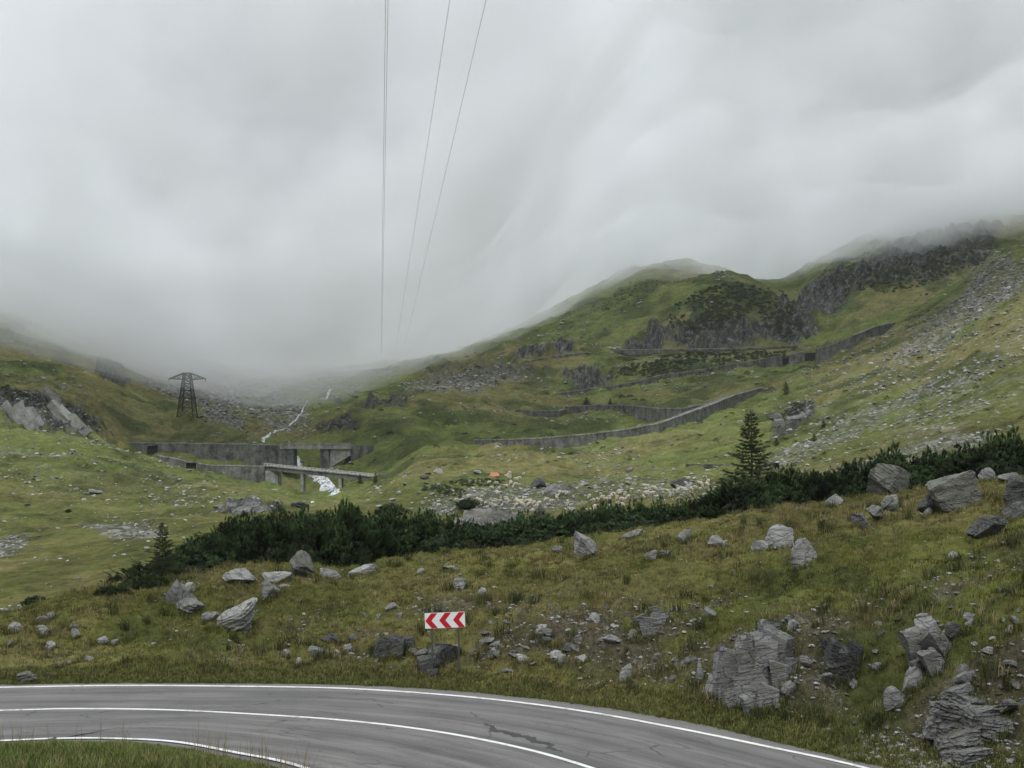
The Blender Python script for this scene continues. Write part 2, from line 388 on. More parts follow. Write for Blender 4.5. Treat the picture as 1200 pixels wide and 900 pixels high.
rk1 = noise(nt, stretch.outputs[0], .22, 8, .75); rk2 = noise(nt, stretch.outputs[0], 1.6, 6, .7)
rr_ = ramp(nt, [(.4, (.012, .013, .014)), (.49, (.04, .043, .044)), (.55, (.13, .133, .128)), (.66, (.3, .3, .285))])
nt.links.new(mth(nt, 'ADD', mth(nt, 'MULTIPLY', rk1, .6), mth(nt, 'MULTIPLY', rk2, .4)), rr_.inputs[0])
vor = N(nt, 'ShaderNodeTexVoronoi'); vor.inputs['Scale'].default_value = .75; nt.links.new(pos, vor.inputs['Vector'])
sv = N(nt, 'ShaderNodeSeparateColor'); nt.links.new(vor.outputs['Color'], sv.inputs[0])
sr = ramp(nt, [(.0, (.03, .033, .03)), (.5, (.11, .112, .104)), (1, (.27, .27, .25))]); nt.links.new(sv.outputs[0], sr.inputs[0])
scf = mth(nt, 'ADD', mth(nt, 'MULTIPLY', sep.outputs[1], 1.5), mth(nt, 'SUBTRACT', mth(nt, 'MULTIPLY', mth(nt, 'ADD', n2, n3), 2.6), 3.35), True)
c1 = mixc(nt, gn.outputs[0], sr.outputs[0], scf)
rockf = mth(nt, 'ADD', mth(nt, 'MULTIPLY', sep.outputs[0], 1.6), mth(nt, 'SUBTRACT', mth(nt, 'MULTIPLY', mth(nt, 'ADD', mth(nt, 'MULTIPLY', n2, .6), mth(nt, 'MULTIPLY', n3, .8)), 5.0), 4.1), True)
rockf = mth(nt, 'MULTIPLY', rockf, mth(nt, 'GREATER_THAN', sep.outputs[0], .03))
c2 = mixc(nt, c1, rr_.outputs[0], rockf)
earth = ramp(nt, [(.38, (.022, .02, .013)), (.54, (.075, .066, .042)), (.68, (.17, .165, .14))]); nt.links.new(mth(nt, 'ADD', mth(nt, 'MULTIPLY', n1, .5), mth(nt, 'MULTIPLY', n2, .5)), earth.inputs[0])
c3 = mixc(nt, c2, earth.outputs[0], sep.outputs[2])
nt.links.new(c3, b.inputs['Base Color']); b.inputs['Roughness'].default_value = .95; b.inputs['Specular IOR Level'].default_value = .08
hh = mth(nt, 'ADD', mth(nt, 'ADD', mth(nt, 'MULTIPLY', n2, 1.2), mth(nt, 'MULTIPLY', n4, .6)), mth(nt, 'MULTIPLY', n1, .25)); hh = mth(nt, 'ADD', hh, mth(nt, 'MULTIPLY', vor.outputs['Distance'], sep.outputs[1]))
bump(nt, hh, b, .9, .35)

def rock_mat(name, cols, strata=7.0, lich=.5, moss=.0):
    m, nt, b = new_mat(name)
    tc = N(nt, 'ShaderNodeTexCoord'); oi = N(nt, 'ShaderNodeObjectInfo')
    add = nt.nodes.new('ShaderNodeVectorMath'); add.operation = 'ADD'
    sc = nt.nodes.new('ShaderNodeVectorMath'); sc.operation = 'SCALE'; sc.inputs[0].default_value = (31, 17, 53); nt.links.new(oi.outputs['Random'], sc.inputs['Scale'])
    vr = N(nt, 'ShaderNodeVectorRotate', rotation_type='AXIS_ANGLE'); vr.inputs['Axis'].default_value = (.65, .6, .3); nt.links.new(mth(nt, 'SUBTRACT', mth(nt, 'MULTIPLY', oi.outputs['Random'], 1.8), .9), vr.inputs['Angle']); nt.links.new(tc.outputs['Object'], vr.inputs['Vector'])
    nt.links.new(vr.outputs[0], add.inputs[0]); nt.links.new(sc.outputs[0], add.inputs[1]); P = add.outputs[0]
    mp = N(nt, 'ShaderNodeMapping'); mp.inputs['Scale'].default_value = (1, 1, strata); mp.inputs['Rotation'].default_value = (.25, .35, 0); nt.links.new(P, mp.inputs[0])
    a = noise(nt, mp.outputs[0], 1.5, 7, .7); c = noise(nt, P, 2.2, 7, .72); d = noise(nt, P, 14, 4, .7)
    mixv = mth(nt, 'ADD', mth(nt, 'MULTIPLY', a, .5), mth(nt, 'ADD', mth(nt, 'MULTIPLY', c, .35), mth(nt, 'MULTIPLY', d, .25)))
    r_ = ramp(nt, [(.36, cols[0]), (.5, cols[1]), (.62, cols[2]), (.76, cols[3])]); nt.links.new(mixv, r_.inputs[0])
    lc = noise(nt, P, 3.6, 6, .8); lr = ramp(nt, [(.55, (0, 0, 0)), (.66, (1, 1, 1))]); nt.links.new(lc, lr.inputs[0])
    col = mixc(nt, r_.outputs[0], (.24, .245, .2), mth(nt, 'MULTIPLY', lr.outputs[0], lich))
    if moss:
        geo = N(nt, 'ShaderNodeNewGeometry'); s = N(nt, 'ShaderNodeSeparateXYZ'); nt.links.new(geo.outputs['Normal'], s.inputs[0])
        mf = mth(nt, 'MULTIPLY', mth(nt, 'SUBTRACT', mth(nt, 'ADD', mth(nt, 'MULTIPLY', s.outputs[2], .5), c), .93), 9, True)
        col = mixc(nt, col, (.06, .065, .02), mth(nt, 'MULTIPLY', mf, moss))
    wv = N(nt, 'ShaderNodeTexNoise'); wv.inputs['Scale'].default_value = 2.5; wv.inputs['Detail'].default_value = 5; nt.links.new(P, wv.inputs['Vector'])
    wa = nt.nodes.new('ShaderNodeVectorMath'); wa.operation = 'MULTIPLY_ADD'; nt.links.new(wv.outputs['Color'], wa.inputs[0]); wa.inputs[1].default_value = (.5, .5, .3); nt.links.new(P, wa.inputs[2])
    mj = N(nt, 'ShaderNodeMapping'); mj.inputs['Scale'].default_value = (1, 1, 2.4); mj.inputs['Rotation'].default_value = (.25, .35, 0); nt.links.new(wa.outputs[0], mj.inputs[0])
    vj = N(nt, 'ShaderNodeTexVoronoi', feature='DISTANCE_TO_EDGE'); vj.inputs['Scale'].default_value = 1.1; nt.links.new(mj.outputs[0], vj.inputs['Vector'])
    jr = ramp(nt, [(0, (0, 0, 0)), (.03, (1, 1, 1))]); nt.links.new(vj.outputs['Distance'], jr.inputs[0])
    big = noise(nt, P, .3, 4, .6); mid_ = noise(nt, P, .9, 4, .65)
    vv = mth(nt, 'ADD', mth(nt, 'ADD', mth(nt, 'MULTIPLY', big, 1.2), mth(nt, 'MULTIPLY', mid_, .8)), mth(nt, 'SUBTRACT', mth(nt, 'MULTIPLY', oi.outputs['Random'], .36), .16))
    sc2 = nt.nodes.new('ShaderNodeVectorMath'); sc2.operation = 'SCALE'; nt.links.new(col, sc2.inputs[0]); nt.links.new(vv, sc2.inputs['Scale']); col = sc2.outputs[0]
    yl = noise(nt, P, 1.7, 6, .75); yr = ramp(nt, [(.56, (0, 0, 0)), (.64, (1, 1, 1))]); nt.links.new(yl, yr.inputs[0])
    col = mixc(nt, col, (.17, .165, .09), mth(nt, 'MULTIPLY', yr.outputs[0], .4))
    col = mixc(nt, (.03, .03, .028), col, mth(nt, 'ADD', mth(nt, 'MULTIPLY', jr.outputs[0], .3), .7))
    nt.links.new(col, b.inputs['Base Color']); b.inputs['Roughness'].default_value = .88
    bump(nt, mth(nt, 'ADD', mth(nt, 'ADD', mth(nt, 'MULTIPLY', a, 1.2), mth(nt, 'MULTIPLY', jr.outputs[0], .5)), mth(nt, 'ADD', mth(nt, 'MULTIPLY', c, .7), mth(nt, 'MULTIPLY', d, .4))), b, 1.0, .14)
    return m
M = {}
M['rock'] = rock_mat('grey_schist', [(.035, .036, .036), (.13, .132, .128), (.24, .24, .228), (.36, .36, .34)], 7, .45, .3)
M['pale'] = rock_mat('pale_schist', [(.06, .06, .058), (.2, .2, .19), (.32, .32, .3), (.44, .44, .41)], 6, .5)
M['dark'] = rock_mat('dark_schist', [(.018, .019, .019), (.055, .057, .056), (.11, .112, .106), (.2, .2, .185)], 7, .35, .5)
M['lichen'] = rock_mat('lichen_schist', [(.04, .042, .038), (.13, .133, .118), (.2, .205, .175), (.3, .3, .25)], 5, .75, .4)

def leaf_mat(name, c0, c1, c2=None, attr=None, rough=.8):
    m, nt, b = new_mat(name)
    oi = N(nt, 'ShaderNodeObjectInfo'); geo = N(nt, 'ShaderNodeNewGeometry')
    if attr:
        at = N(nt, 'ShaderNodeAttribute', attribute_name=attr); nn = noise(nt, geo.outputs['Position'], 3.0, 3)
        g = nt.nodes.new('ShaderNodeVectorMath'); g.operation = 'SCALE'; nt.links.new(at.outputs['Color'], g.inputs[0]); nt.links.new(mth(nt, 'ADD', nn, .5), g.inputs['Scale'])
        col = g.outputs[0]
    else:
        nn = noise(nt, geo.outputs['Position'], 1.1, 4, .7)
        col = mixc(nt, c0, c1, mth(nt, 'MULTIPLY', mth(nt, 'SUBTRACT', nn, .3), 2.4, True))
        if c2: col = mixc(nt, col, c2, mth(nt, 'MULTIPLY', oi.outputs['Random'], .6))
    nt.links.new(col, b.inputs['Base Color']); b.inputs['Roughness'].default_value = rough; b.inputs['Specular IOR Level'].default_value = .12
    return m
M['pine'] = leaf_mat('pine_needles', None, None, attr='Col')
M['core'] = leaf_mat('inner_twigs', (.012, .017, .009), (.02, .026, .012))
M['spruce'] = leaf_mat('spruce_needles', (.034, .048, .023), (.07, .09, .04))
M['scrub'] = leaf_mat('scrub_leaves', (.028, .042, .02), (.062, .08, .034), attr=None)
M['tuft'] = leaf_mat('grass_blades', None, None, attr='Col', rough=.75)
M['bark'] = leaf_mat('bark', (.05, .042, .033), (.1, .085, .065))

def simple(name, col, rough=.7, metal=0, var=.35, scale=3):
    m, nt, b = new_mat(name); tc = N(nt, 'ShaderNodeTexCoord')
    n = noise(nt, tc.outputs['Object'], scale, 6, .65)
    g = nt.nodes.new('ShaderNodeVectorMath'); g.operation = 'SCALE'; g.inputs[0].default_value = col
    nt.links.new(mth(nt, 'ADD', mth(nt, 'MULTIPLY', n, var * 2), 1 - var), g.inputs['Scale'])
    nt.links.new(g.outputs[0], b.inputs['Base Color']); b.inputs['Roughness'].default_value = rough; b.inputs['Metallic'].default_value = metal
    return m
M['steel'] = simple('weathered_steel', (.045, .047, .05), .6, .3)
M['post'] = simple('galvanised_post', (.1, .104, .1), .5, .5)
M['white'] = simple('sign_white', (.68, .68, .68), .4, 0, .14)
M['red'] = simple('sign_red', (.42, .018, .025), .35, 0, .08)
M['wire'] = simple('cable', (.05, .052, .055), .5, .4)
M['wool'] = simple('sheep_wool', (.43, .4, .32), .95, 0, .15)
M['tarp'] = simple('orange_tarpaulin', (.4, .17, .1), .7, 0, .15)
M['rail'] = simple('rail_white', (.5, .5, .48), .6, 0, .2)
M['hole'] = simple('painted_opening_shade', (.02, .021, .022), .9)  # near-black colour stands in for the shade inside openings

def concrete(name, base, dark):
    m, nt, b = new_mat(name); geo = N(nt, 'ShaderNodeNewGeometry')
    mp = N(nt, 'ShaderNodeMapping'); mp.inputs['Scale'].default_value = (.7, .7, .16); nt.links.new(geo.outputs['Position'], mp.inputs[0])
    st = noise(nt, mp.outputs[0], .55, 7, .75); n2 = noise(nt, geo.outputs['Position'], .35, 6, .7); n3 = noise(nt, geo.outputs['Position'], 2.2, 4, .6)
    v = mth(nt, 'ADD', mth(nt, 'MULTIPLY', st, .38), mth(nt, 'ADD', mth(nt, 'MULTIPLY', n2, .4), mth(nt, 'MULTIPLY', n3, .22)))
    r_ = ramp(nt, [(.42, dark), (.5, tuple((np.array(base) * .5 + np.array(dark) * .5).tolist())), (.57, base), (.68, tuple((np.array(base) * 1.5).tolist()))])
    nt.links.new(v, r_.inputs[0]); nt.links.new(r_.outputs[0], b.inputs['Base Color']); b.inputs['Roughness'].default_value = .9
    bump(nt, v, b, .6, .3)
    return m
M['wall'] = concrete('stained_masonry', (.175, .175, .158), (.04, .04, .037))
M['conc'] = concrete('weathered_concrete', (.34, .34, .31), (.13, .13, .12))

# ------------------------------------------------------------------ ground sheet
def grass_color(X, Y, dist):
    a = fbm2(X * .11, Y * .11, 4, 41); b_ = fbm2(X * .5, Y * .5, 3, 42); c_ = fbm2(X * .02, Y * .02, 4, 43)
    green = np.array([.078, .086, .022]); olive = np.array([.104, .098, .034]); straw = np.array([.162, .14, .062]); deep = np.array([.04, .047, .016]); brown = np.array([.072, .06, .033])
    t = sst(a * .8 + b_ * .5, -.35, .45)[:, None]
    C = green * (1 - t) + olive * t
    t2 = (sst(b_ * .55 + c_ * .35 + a * .3, .08, .55) * .75)[:, None]; C = C * (1 - t2) + straw * t2
    t3 = (sst(-a * .6 - b_ * .5, .12, .5) * .75)[:, None]; C = C * (1 - t3) + deep * t3
    nb = fbm2(X * .33 + 50, Y * .33, 3, 47); t5 = (sst(nb, .2, .5) * .32)[:, None]; C = C * (1 - t5) + brown * t5
    # farther pastures are a fresher green
    farg = np.array([.116, .14, .042]); fard = np.array([.054, .07, .024]); fary = np.array([.152, .143, .057])
    d1 = sst(fbm2(X * .012, Y * .012, 4, 44), -.15, .3)[:, None]; d2 = sst(fbm2(X * .05, Y * .035, 4, 45), .0, .4)[:, None]
    G = farg * (1 - d1) + fary * d1; G = G * (1 - .85 * d2) + fard * .85 * d2
    w = sst(dist, 90, 420)[:, None]
    return C * (1 - w) + G * w
V = np.stack([GX, GY, Z], -1).reshape(-1, 3)
Cg = grass_color(GX.ravel(), GY.ravel(), GY.ravel())
lush = np.clip(sst(-(GY - Yb[None, :]), -2.2, -.2), 0, 1).ravel()[:, None]
Cg = Cg * (1 - lush * .5) + np.array([.075, .088, .02]) * lush * .5
SCRUB = [(835, 360, 55, 20, -12, 780, 960, 1), (875, 345, 55, 14, 10, 780, 960, 1), (805, 424, 85, 10, -6, 640, 790, .9), (900, 418, 45, 7, 0, 640, 790, .9), (1060, 316, 75, 22, -12, 820, 1050, 1), (985, 326, 38, 20, -35, 800, 1050, 1), (1130, 298, 55, 16, -15, 820, 1050, .9), (915, 372, 26, 18, 30, 780, 960, .9), (740, 345, 45, 14, -30, 880, 1060, .7), (690, 372, 50, 12, -35, 880, 1060, .5), (45, 468, 60, 12, 15, 380, 480, .9), (930, 480, 26, 8, -35, 240, 420, .8), (520, 573, 40, 8, 5, 200, 330, .8), (560, 562, 40, 5, 0, 220, 340, .7), (690, 560, 30, 4, 0, 220, 360, .7), (1050, 440, 60, 7, -20, 240, 500, .6), (740, 556, 40, 4, 0, 220, 360, .6), (450, 500, 40, 4, -8, 430, 560, .5)]
Mscrub = patches(SCRUB)
sn = (Mscrub * np.clip(fbm2(GX * .07, GY * .07, 4, 141) * 2 + .75, 0, 1)).ravel()[:, None] * .9
Cg = Cg * (1 - sn) + np.array([.034, .05, .021]) * sn
Mk = np.stack([Mrock, Mscree, Mbare], -1).reshape(-1, 3)
# sweep the sheet on round behind the viewpoint (coarse)
nb = len(th_b)
R = rowsY / math.cos(th_c[-1])
t = np.linspace(0, 1, nb + 2)[1:-1]
tb = (t * t * (3 - 2 * t))
BX = R[:, None] * np.sin(th_b)[None, :]; BY = R[:, None] * np.cos(th_b)[None, :]
BZ = Z[:, -1:] * (1 - tb) + Z[:, :1] * tb
nearflat = rowsY[:, None] < 45
BZ = np.where(nearflat, np.minimum(BZ, CZ - 1.7), BZ)
VB = np.stack([BX, BY, BZ], -1).reshape(-1, 3)
V = np.concatenate([V, VB])
idx = np.concatenate([np.arange(nr * nc).reshape(nr, nc), nr * nc + np.arange(nr * nb).reshape(nr, nb), np.arange(nr * nc).reshape(nr, nc)[:, :1]], 1)
q = np.stack([idx[:-1, :-1], idx[:-1, 1:], idx[1:, 1:], idx[1:, :-1]], -1).reshape(-1, 4)
inner_ring = idx[0, :-1]; V = np.concatenate([V, [[0, 0, CZ - 1.7]]]); cap = np.stack([np.full(len(inner_ring), len(V) - 1), np.roll(inner_ring, -1), inner_ring], -1)
me = mesh_data('ground', V, [q, cap], gm, True)
nbk = len(V) - len(Cg)
add_color(me, np.concatenate([Cg, np.tile([[.08, .08, .025]], (nbk, 1))]), 'Col'); add_color(me, np.concatenate([Mk, np.zeros((nbk, 3))]), 'Mask')
g_o = link('ground', me); tag(g_o, kind='structure')

# ------------------------------------------------------------------ road
am, nt, b = new_mat('cracked_asphalt')
uv = N(nt, 'ShaderNodeUVMap', uv_map='UVMap'); geo = N(nt, 'ShaderNodeNewGeometry')
mp = N(nt, 'ShaderNodeMapping'); mp.inputs['Scale'].default_value = (.16, 2.4, 1); nt.links.new(uv.outputs[0], mp.inputs[0])
streak = noise(nt, mp.outputs[0], 1.0, 6, .65)
mp3 = N(nt, 'ShaderNodeMapping'); mp3.inputs['Scale'].default_value = (.12, 6, 1); nt.links.new(uv.outputs[0], mp3.inputs[0]); fine = noise(nt, mp3.outputs[0], 1.0, 5, .7)
patch = noise(nt, geo.outputs['Position'], .35, 4, .6); grain = noise(nt, geo.outputs['Position'], 22, 4, .8)
v = mth(nt, 'ADD', mth(nt, 'MULTIPLY', streak, .42), mth(nt, 'ADD', mth(nt, 'MULTIPLY', patch, .2), mth(nt, 'ADD', mth(nt, 'MULTIPLY', fine, .22), mth(nt, 'MULTIPLY', grain, .36))))
ar = ramp(nt, [(.46, (.062, .06, .058)), (.57, (.115, .112, .106)), (.68, (.175, .169, .158))]); nt.links.new(v, ar.inputs[0])
wv = N(nt, 'ShaderNodeTexNoise'); wv.inputs['Scale'].default_value = 1.2; wv.inputs['Detail'].default_value = 4; nt.links.new(uv.outputs[0], wv.inputs['Vector'])
wa = nt.nodes.new('ShaderNodeVectorMath'); wa.operation = 'MULTIPLY_ADD'; nt.links.new(wv.outputs['Color'], wa.inputs[0]); wa.inputs[1].default_value = (.9, .5, 0); nt.links.new(uv.outputs[0], wa.inputs[2])
mp2 = N(nt, 'ShaderNodeMapping'); mp2.inputs['Scale'].default_value = (.4, 1.3, 1); nt.links.new(wa.outputs[0], mp2.inputs[0])
vo = N(nt, 'ShaderNodeTexVoronoi', feature='DISTANCE_TO_EDGE'); vo.inputs['Scale'].default_value = .9; nt.links.new(mp2.outputs[0], vo.inputs['Vector'])
crk = ramp(nt, [(.0, (1, 1, 1)), (.022, (0, 0, 0))]); nt.links.new(vo.outputs['Distance'], crk.inputs[0])
cm = ramp(nt, [(.46, (0, 0, 0)), (.6, (1, 1, 1))]); nt.links.new(noise(nt, uv.outputs[0], .55, 3, .6), cm.inputs[0])
vo2 = N(nt, 'ShaderNodeTexVoronoi', feature='DISTANCE_TO_EDGE'); vo2.inputs['Scale'].default_value = 2.6; nt.links.new(mp2.outputs[0], vo2.inputs['Vector'])
crk2 = ramp(nt, [(.0, (1, 1, 1)), (.035, (0, 0, 0))]); nt.links.new(vo2.outputs['Distance'], crk2.inputs[0])
cm2 = ramp(nt, [(.5, (0, 0, 0)), (.62, (1, 1, 1))]); nt.links.new(noise(nt, wa.outputs[0], .33, 4, .7), cm2.inputs[0])
ck = mth(nt, 'MAXIMUM', mth(nt, 'MULTIPLY', mth(nt, 'MULTIPLY', crk.outputs[0], cm.outputs[0]), .75), mth(nt, 'MULTIPLY', mth(nt, 'MULTIPLY', crk2.outputs[0], cm2.outputs[0]), .6))
col = mixc(nt, ar.outputs[0], (.03, .03, .03), ck)
# darker wheel paths
swx = N(nt, 'ShaderNodeSeparateXYZ'); nt.links.new(uv.outputs[0], swx.inputs[0])
wt = mth(nt, 'MULTIPLY', mth(nt, 'ADD', mth(nt, 'SINE', mth(nt, 'ADD', mth(nt, 'MULTIPLY', swx.outputs[1], 3.4), mth(nt, 'MULTIPLY', patch, 2.5))), .2), .3, True)
col = mixc(nt, col, (.06, .059, .057), wt)
# dusty outer shoulder
su = N(nt, 'ShaderNodeSeparateXYZ'); nt.links.new(uv.outputs[0], su.inputs[0])
dust = mth(nt, 'MULTIPLY', mth(nt, 'SUBTRACT', 1.0, mth(nt, 'MULTIPLY', mth(nt, 'ADD', su.outputs[1], mth(nt, 'MULTIPLY', patch, .6)), .6)), 1.3, True)
col = mixc(nt, col, (.17, .165, .148), mth(nt, 'MULTIPLY', dust, .6))
nt.links.new(col, b.inputs['Base Color']); b.inputs['Roughness'].default_value = .82
bump(nt, mth(nt, 'SUBTRACT', grain, ck), b, .35, .02)
# resample matching stations
inner_e = inner_edge
K = 14
tt = np.linspace(0, 1, K)
def nearest_pair(a, bset):
    # monotone pairing by fraction of arc
    return bset
ragged = outer.copy()
tn = np.gradient(outer, axis=0); tn /= np.linalg.norm(tn, axis=1)[:, None]; nrm = np.c_[-tn[:, 1], tn[:, 0]]
sarc = np.r_[0, np.cumsum(np.linalg.norm(np.diff(outer, axis=0), axis=1))]
ragged += nrm * (.05 + .10 * fbm2(sarc * .7, sarc * 0, 4, 61))[:, None]
RV = (ragged[:, None, :] * (1 - tt)[None, :, None] + inner_e[:, None, :] * tt[None, :, None])
wid = np.linalg.norm(ragged - inner_e, axis=1)
rz = np.zeros(RV.shape[:2]); rz[:, 0] = -.05; rz[:, -1] = -.05
RV3 = np.concatenate([RV, rz[..., None]], -1).reshape(-1, 3)
ii = np.arange(NR * K).reshape(NR, K)
rq = np.stack([ii[:-1, :-1], ii[:-1, 1:], ii[1:, 1:], ii[1:, :-1]], -1).reshape(-1, 4)[:, ::-1]
me = mesh_data('road', RV3, rq, am, True)
smid = np.r_[0, np.cumsum(np.linalg.norm(np.diff((ragged + inner_e) / 2, axis=0), axis=1))]
UVv = np.stack([np.repeat(smid[:, None], K, 1), tt[None, :] * wid[:, None]], -1).reshape(-1, 2)
ul = me.uv_layers.new(name='UVMap'); li = np.empty(len(me.loops), np.int32); me.loops.foreach_get('vertex_index', li)
ul.data.foreach_set('uv', UVv[li].astype(np.float32).ravel())
tag(link('road', me), kind='structure')

pm, nt, b = new_mat('worn_road_paint'); geo = N(nt, 'ShaderNodeNewGeometry')
w1 = noise(nt, geo.outputs['Position'], 5, 5, .75); w2 = noise(nt, geo.outputs['Position'], .8, 3)
wr = ramp(nt, [(.48, (.66, .66, .64)), (.57, (.48, .48, .46)), (.64, (.2, .2, .195))]); nt.links.new(mth(nt, 'ADD', mth(nt, 'MULTIPLY', w1, .6), mth(nt, 'MULTIPLY', w2, .4)), wr.inputs[0])
nt.links.new(wr.outputs[0], b.inputs['Base Color']); b.inputs['Roughness'].default_value = .7
def stripe(name, P, w):
    P = spline(P, 520)
    t = np.gradient(P, axis=0); t /= np.linalg.norm(t, axis=1)[:, None]; n = np.c_[-t[:, 1], t[:, 0]]
    s = np.arange(len(P)) * .35
    e1 = w / 2 * (1 + .10 * fbm2(s * 1.3, s * 0, 3, 63)); e2 = w / 2 * (1 + .10 * fbm2(s * 1.3, s * 0 + 9, 3, 64))
    V = np.concatenate([np.c_[P + n * e1[:, None], np.full(len(P), .005)], np.c_[P - n * e2[:, None], np.full(len(P), .005)]])
    m = len(P); i = np.arange(m - 1)
    tag(link(name, mesh_data(name, V, np.stack([i + m, i + m + 1, i + 1, i], -1), pm)), kind='structure')
stripe('road_edge_line', edge_line, .17); stripe('road_centre_line', centre_line, .15); stripe('road_inner_line', inner_line, .15)
# tar repair smear on the outer lane
tm = simple('tar', (.045, .045, .044), .7)
tv = []; tf = []
Pt = np.array([plane(*p) for p in [(563, 848), (590, 857), (625, 868), (660, 881)]]); Pt = spline(Pt, 90)
t = np.gradient(Pt, axis=0); t /= np.linalg.norm(t, axis=1)[:, None]; n = np.c_[-t[:, 1], t[:, 0]]; s = np.linspace(0, 1, 90)
hw = (.17 * np.sin(np.pi * s) ** .6 * (.55 + .9 * np.abs(fbm2(s * 22, s * 0, 3, 66))))[:, None] + .012
cw = (n * (.28 * fbm2(s * 9, s * 0 + 4, 3, 67))[:, None])
Vt = np.concatenate([np.c_[Pt + cw + n * hw, np.full(90, .006)], np.c_[Pt + cw - n * hw, np.full(90, .006)]]); i = np.arange(89)
tag(link('road_tar_patch', mesh_data('road_tar_patch', Vt, np.stack([i + 90, i + 91, i + 1, i], -1), tm)), kind='structure')

# ------------------------------------------------------------------ rocks
def ico(sub):
    import bmesh
    bm = bmesh.new(); bmesh.ops.create_icosphere(bm, subdivisions=sub, radius=1)
    V = np.array([v.co[:] for v in bm.verts]); T = np.array([[v.index for v in f.verts] for f in bm.faces]); bm.free(); return V, T
ICO = {s: ico(s) for s in (1, 2, 3, 4, 5)}
def rotm(a, b, c):
    return np.array(Matrix.Rotation(a, 3, 'X') @ Matrix.Rotation(b, 3, 'Y') @ Matrix.Rotation(c, 3, 'Z'))
def rock_shape(seed, size, sub=4, planes=11, strata=.05, tilt=(.25, .35), freq=7, rough=.05, peak=0., lean=0., boxy=0):
    return _rock(seed, size, sub, planes, strata, tilt, freq, rough, peak, lean, boxy)
def _rock(seed, size, sub=4, planes=11, strata=.05, tilt=(.25, .35), freq=7, rough=.05, peak=0., lean=0., boxy=0):
    """angular schist block: sphere cut by planes, ledged along its bedding"""
    r = np.random.default_rng(seed); V, T = ICO[sub]; V = V.copy()
    V *= (1 + .12 * fbm3(V * 1.1 + seed * 3.1, 2, seed % 50))[:, None]
    AXN = np.array([[1, 0, 0], [-1, 0, 0], [0, 1, 0], [0, -1, 0], [0, 0, 1], [0, 0, -1.]])
    for k in range(planes):
        n = r.normal(size=3); n /= np.linalg.norm(n); d = r.uniform(.4, .72)
        if boxy:
            if k < 6: n = AXN[k] + n * .22; n /= np.linalg.norm(n); d = r.uniform(.42, .55)
            else: d = r.uniform(.62, .8)
        h = V @ n - d; V -= (np.maximum(h, 0) * .97)[:, None] * n
    V /= np.abs(V).max(0)
    if peak:
        t_ = (V[:, 2] + 1) / 2; V[:, 0] = V[:, 0] * (1 - peak * t_) + lean * t_; V[:, 1] *= 1 - peak * .8 * t_; V[:, 0] -= V[:, 0].mean() * .3
    if tilt == (.25, .35): tilt = (r.uniform(-.6, .6), r.uniform(-.8, .8))
    ax = rotm(tilt[0], tilt[1], 0) @ np.array([0, 0, 1.0])
    s = V @ ax * freq + .8 * fbm3(V * 1.5 + seed, 3, 3)
    fl = np.floor(s); fr = s - fl
    led = _T[((fl.astype(np.int64) * 977 + seed * 131) & 0xFFFF)] * strata - strata * .9 * (np.abs(fr - .5) > .4)
    rad = V - (V @ ax)[:, None] * ax
    V = V + rad * led[:, None]
    V = V + (V / (np.linalg.norm(V, axis=1) + 1e-6)[:, None]) * (rough * fbm3(V * 3.3 + seed, 4, 9, .6))[:, None]
    return V * (np.array(size) / 2), T
def smooth_by_angle(me, ang=32):
    me.polygons.foreach_set('use_smooth', np.ones(len(me.polygons), bool))
    try: me.set_sharp_from_angle(angle=math.radians(ang))
    except Exception: pass
EMBED = []
def outcrop(label, pcs, mat='rock', tilt=(.25, .35), strata=.08, freq=8, seed=1, depth=.75, rx=0., ymin=23, sub=4, group=None, level=False):
    """one outcrop: fractured blocks (centre px, base py, width, height) keyed into the slope"""
    g0 = cast(pcs[0][0], pcs[0][1], ymin); Vs, Ts, n0 = [], [], 0; r = np.random.default_rng(seed)
    for i, (px, py, w, h) in enumerate(pcs):
        g = cast(px, py, ymin)
        if level: g = np.array([(px - CX) / F * g0[1], g0[1], g0[2] - (py - pcs[0][1]) / F * g0[1]])
        k = g[1] / F
        v_, t_ = rock_shape(seed * 17 + i, (w * k * 1.25, max(w * depth, h * .6) * k, h * k * 1.5), 5 if w > 24 else sub, 10, strata, tilt, freq, .05, 0., 0., 1)
        v_ = v_ @ rotm(0, rx + r.uniform(-.22, .22), r.uniform(-.5, .5)).T + (g - g0) + [0, max(w * depth, h * .6) * k * .22, h * k * .27]
        Vs.append(v_); Ts.append(t_ + n0); n0 += len(v_)
    for px, py, w, h in pcs:
        g = cast(px, py, ymin); EMBED.append((g[0], g[1], w * g[1] / F * .5))
    me = mesh_data('rock_outcrop', np.concatenate(Vs), np.concatenate(Ts), M[mat]); smooth_by_angle(me)
    return tag(link('rock_outcrop', me, None, g0), label, 'rock outcrop', group)
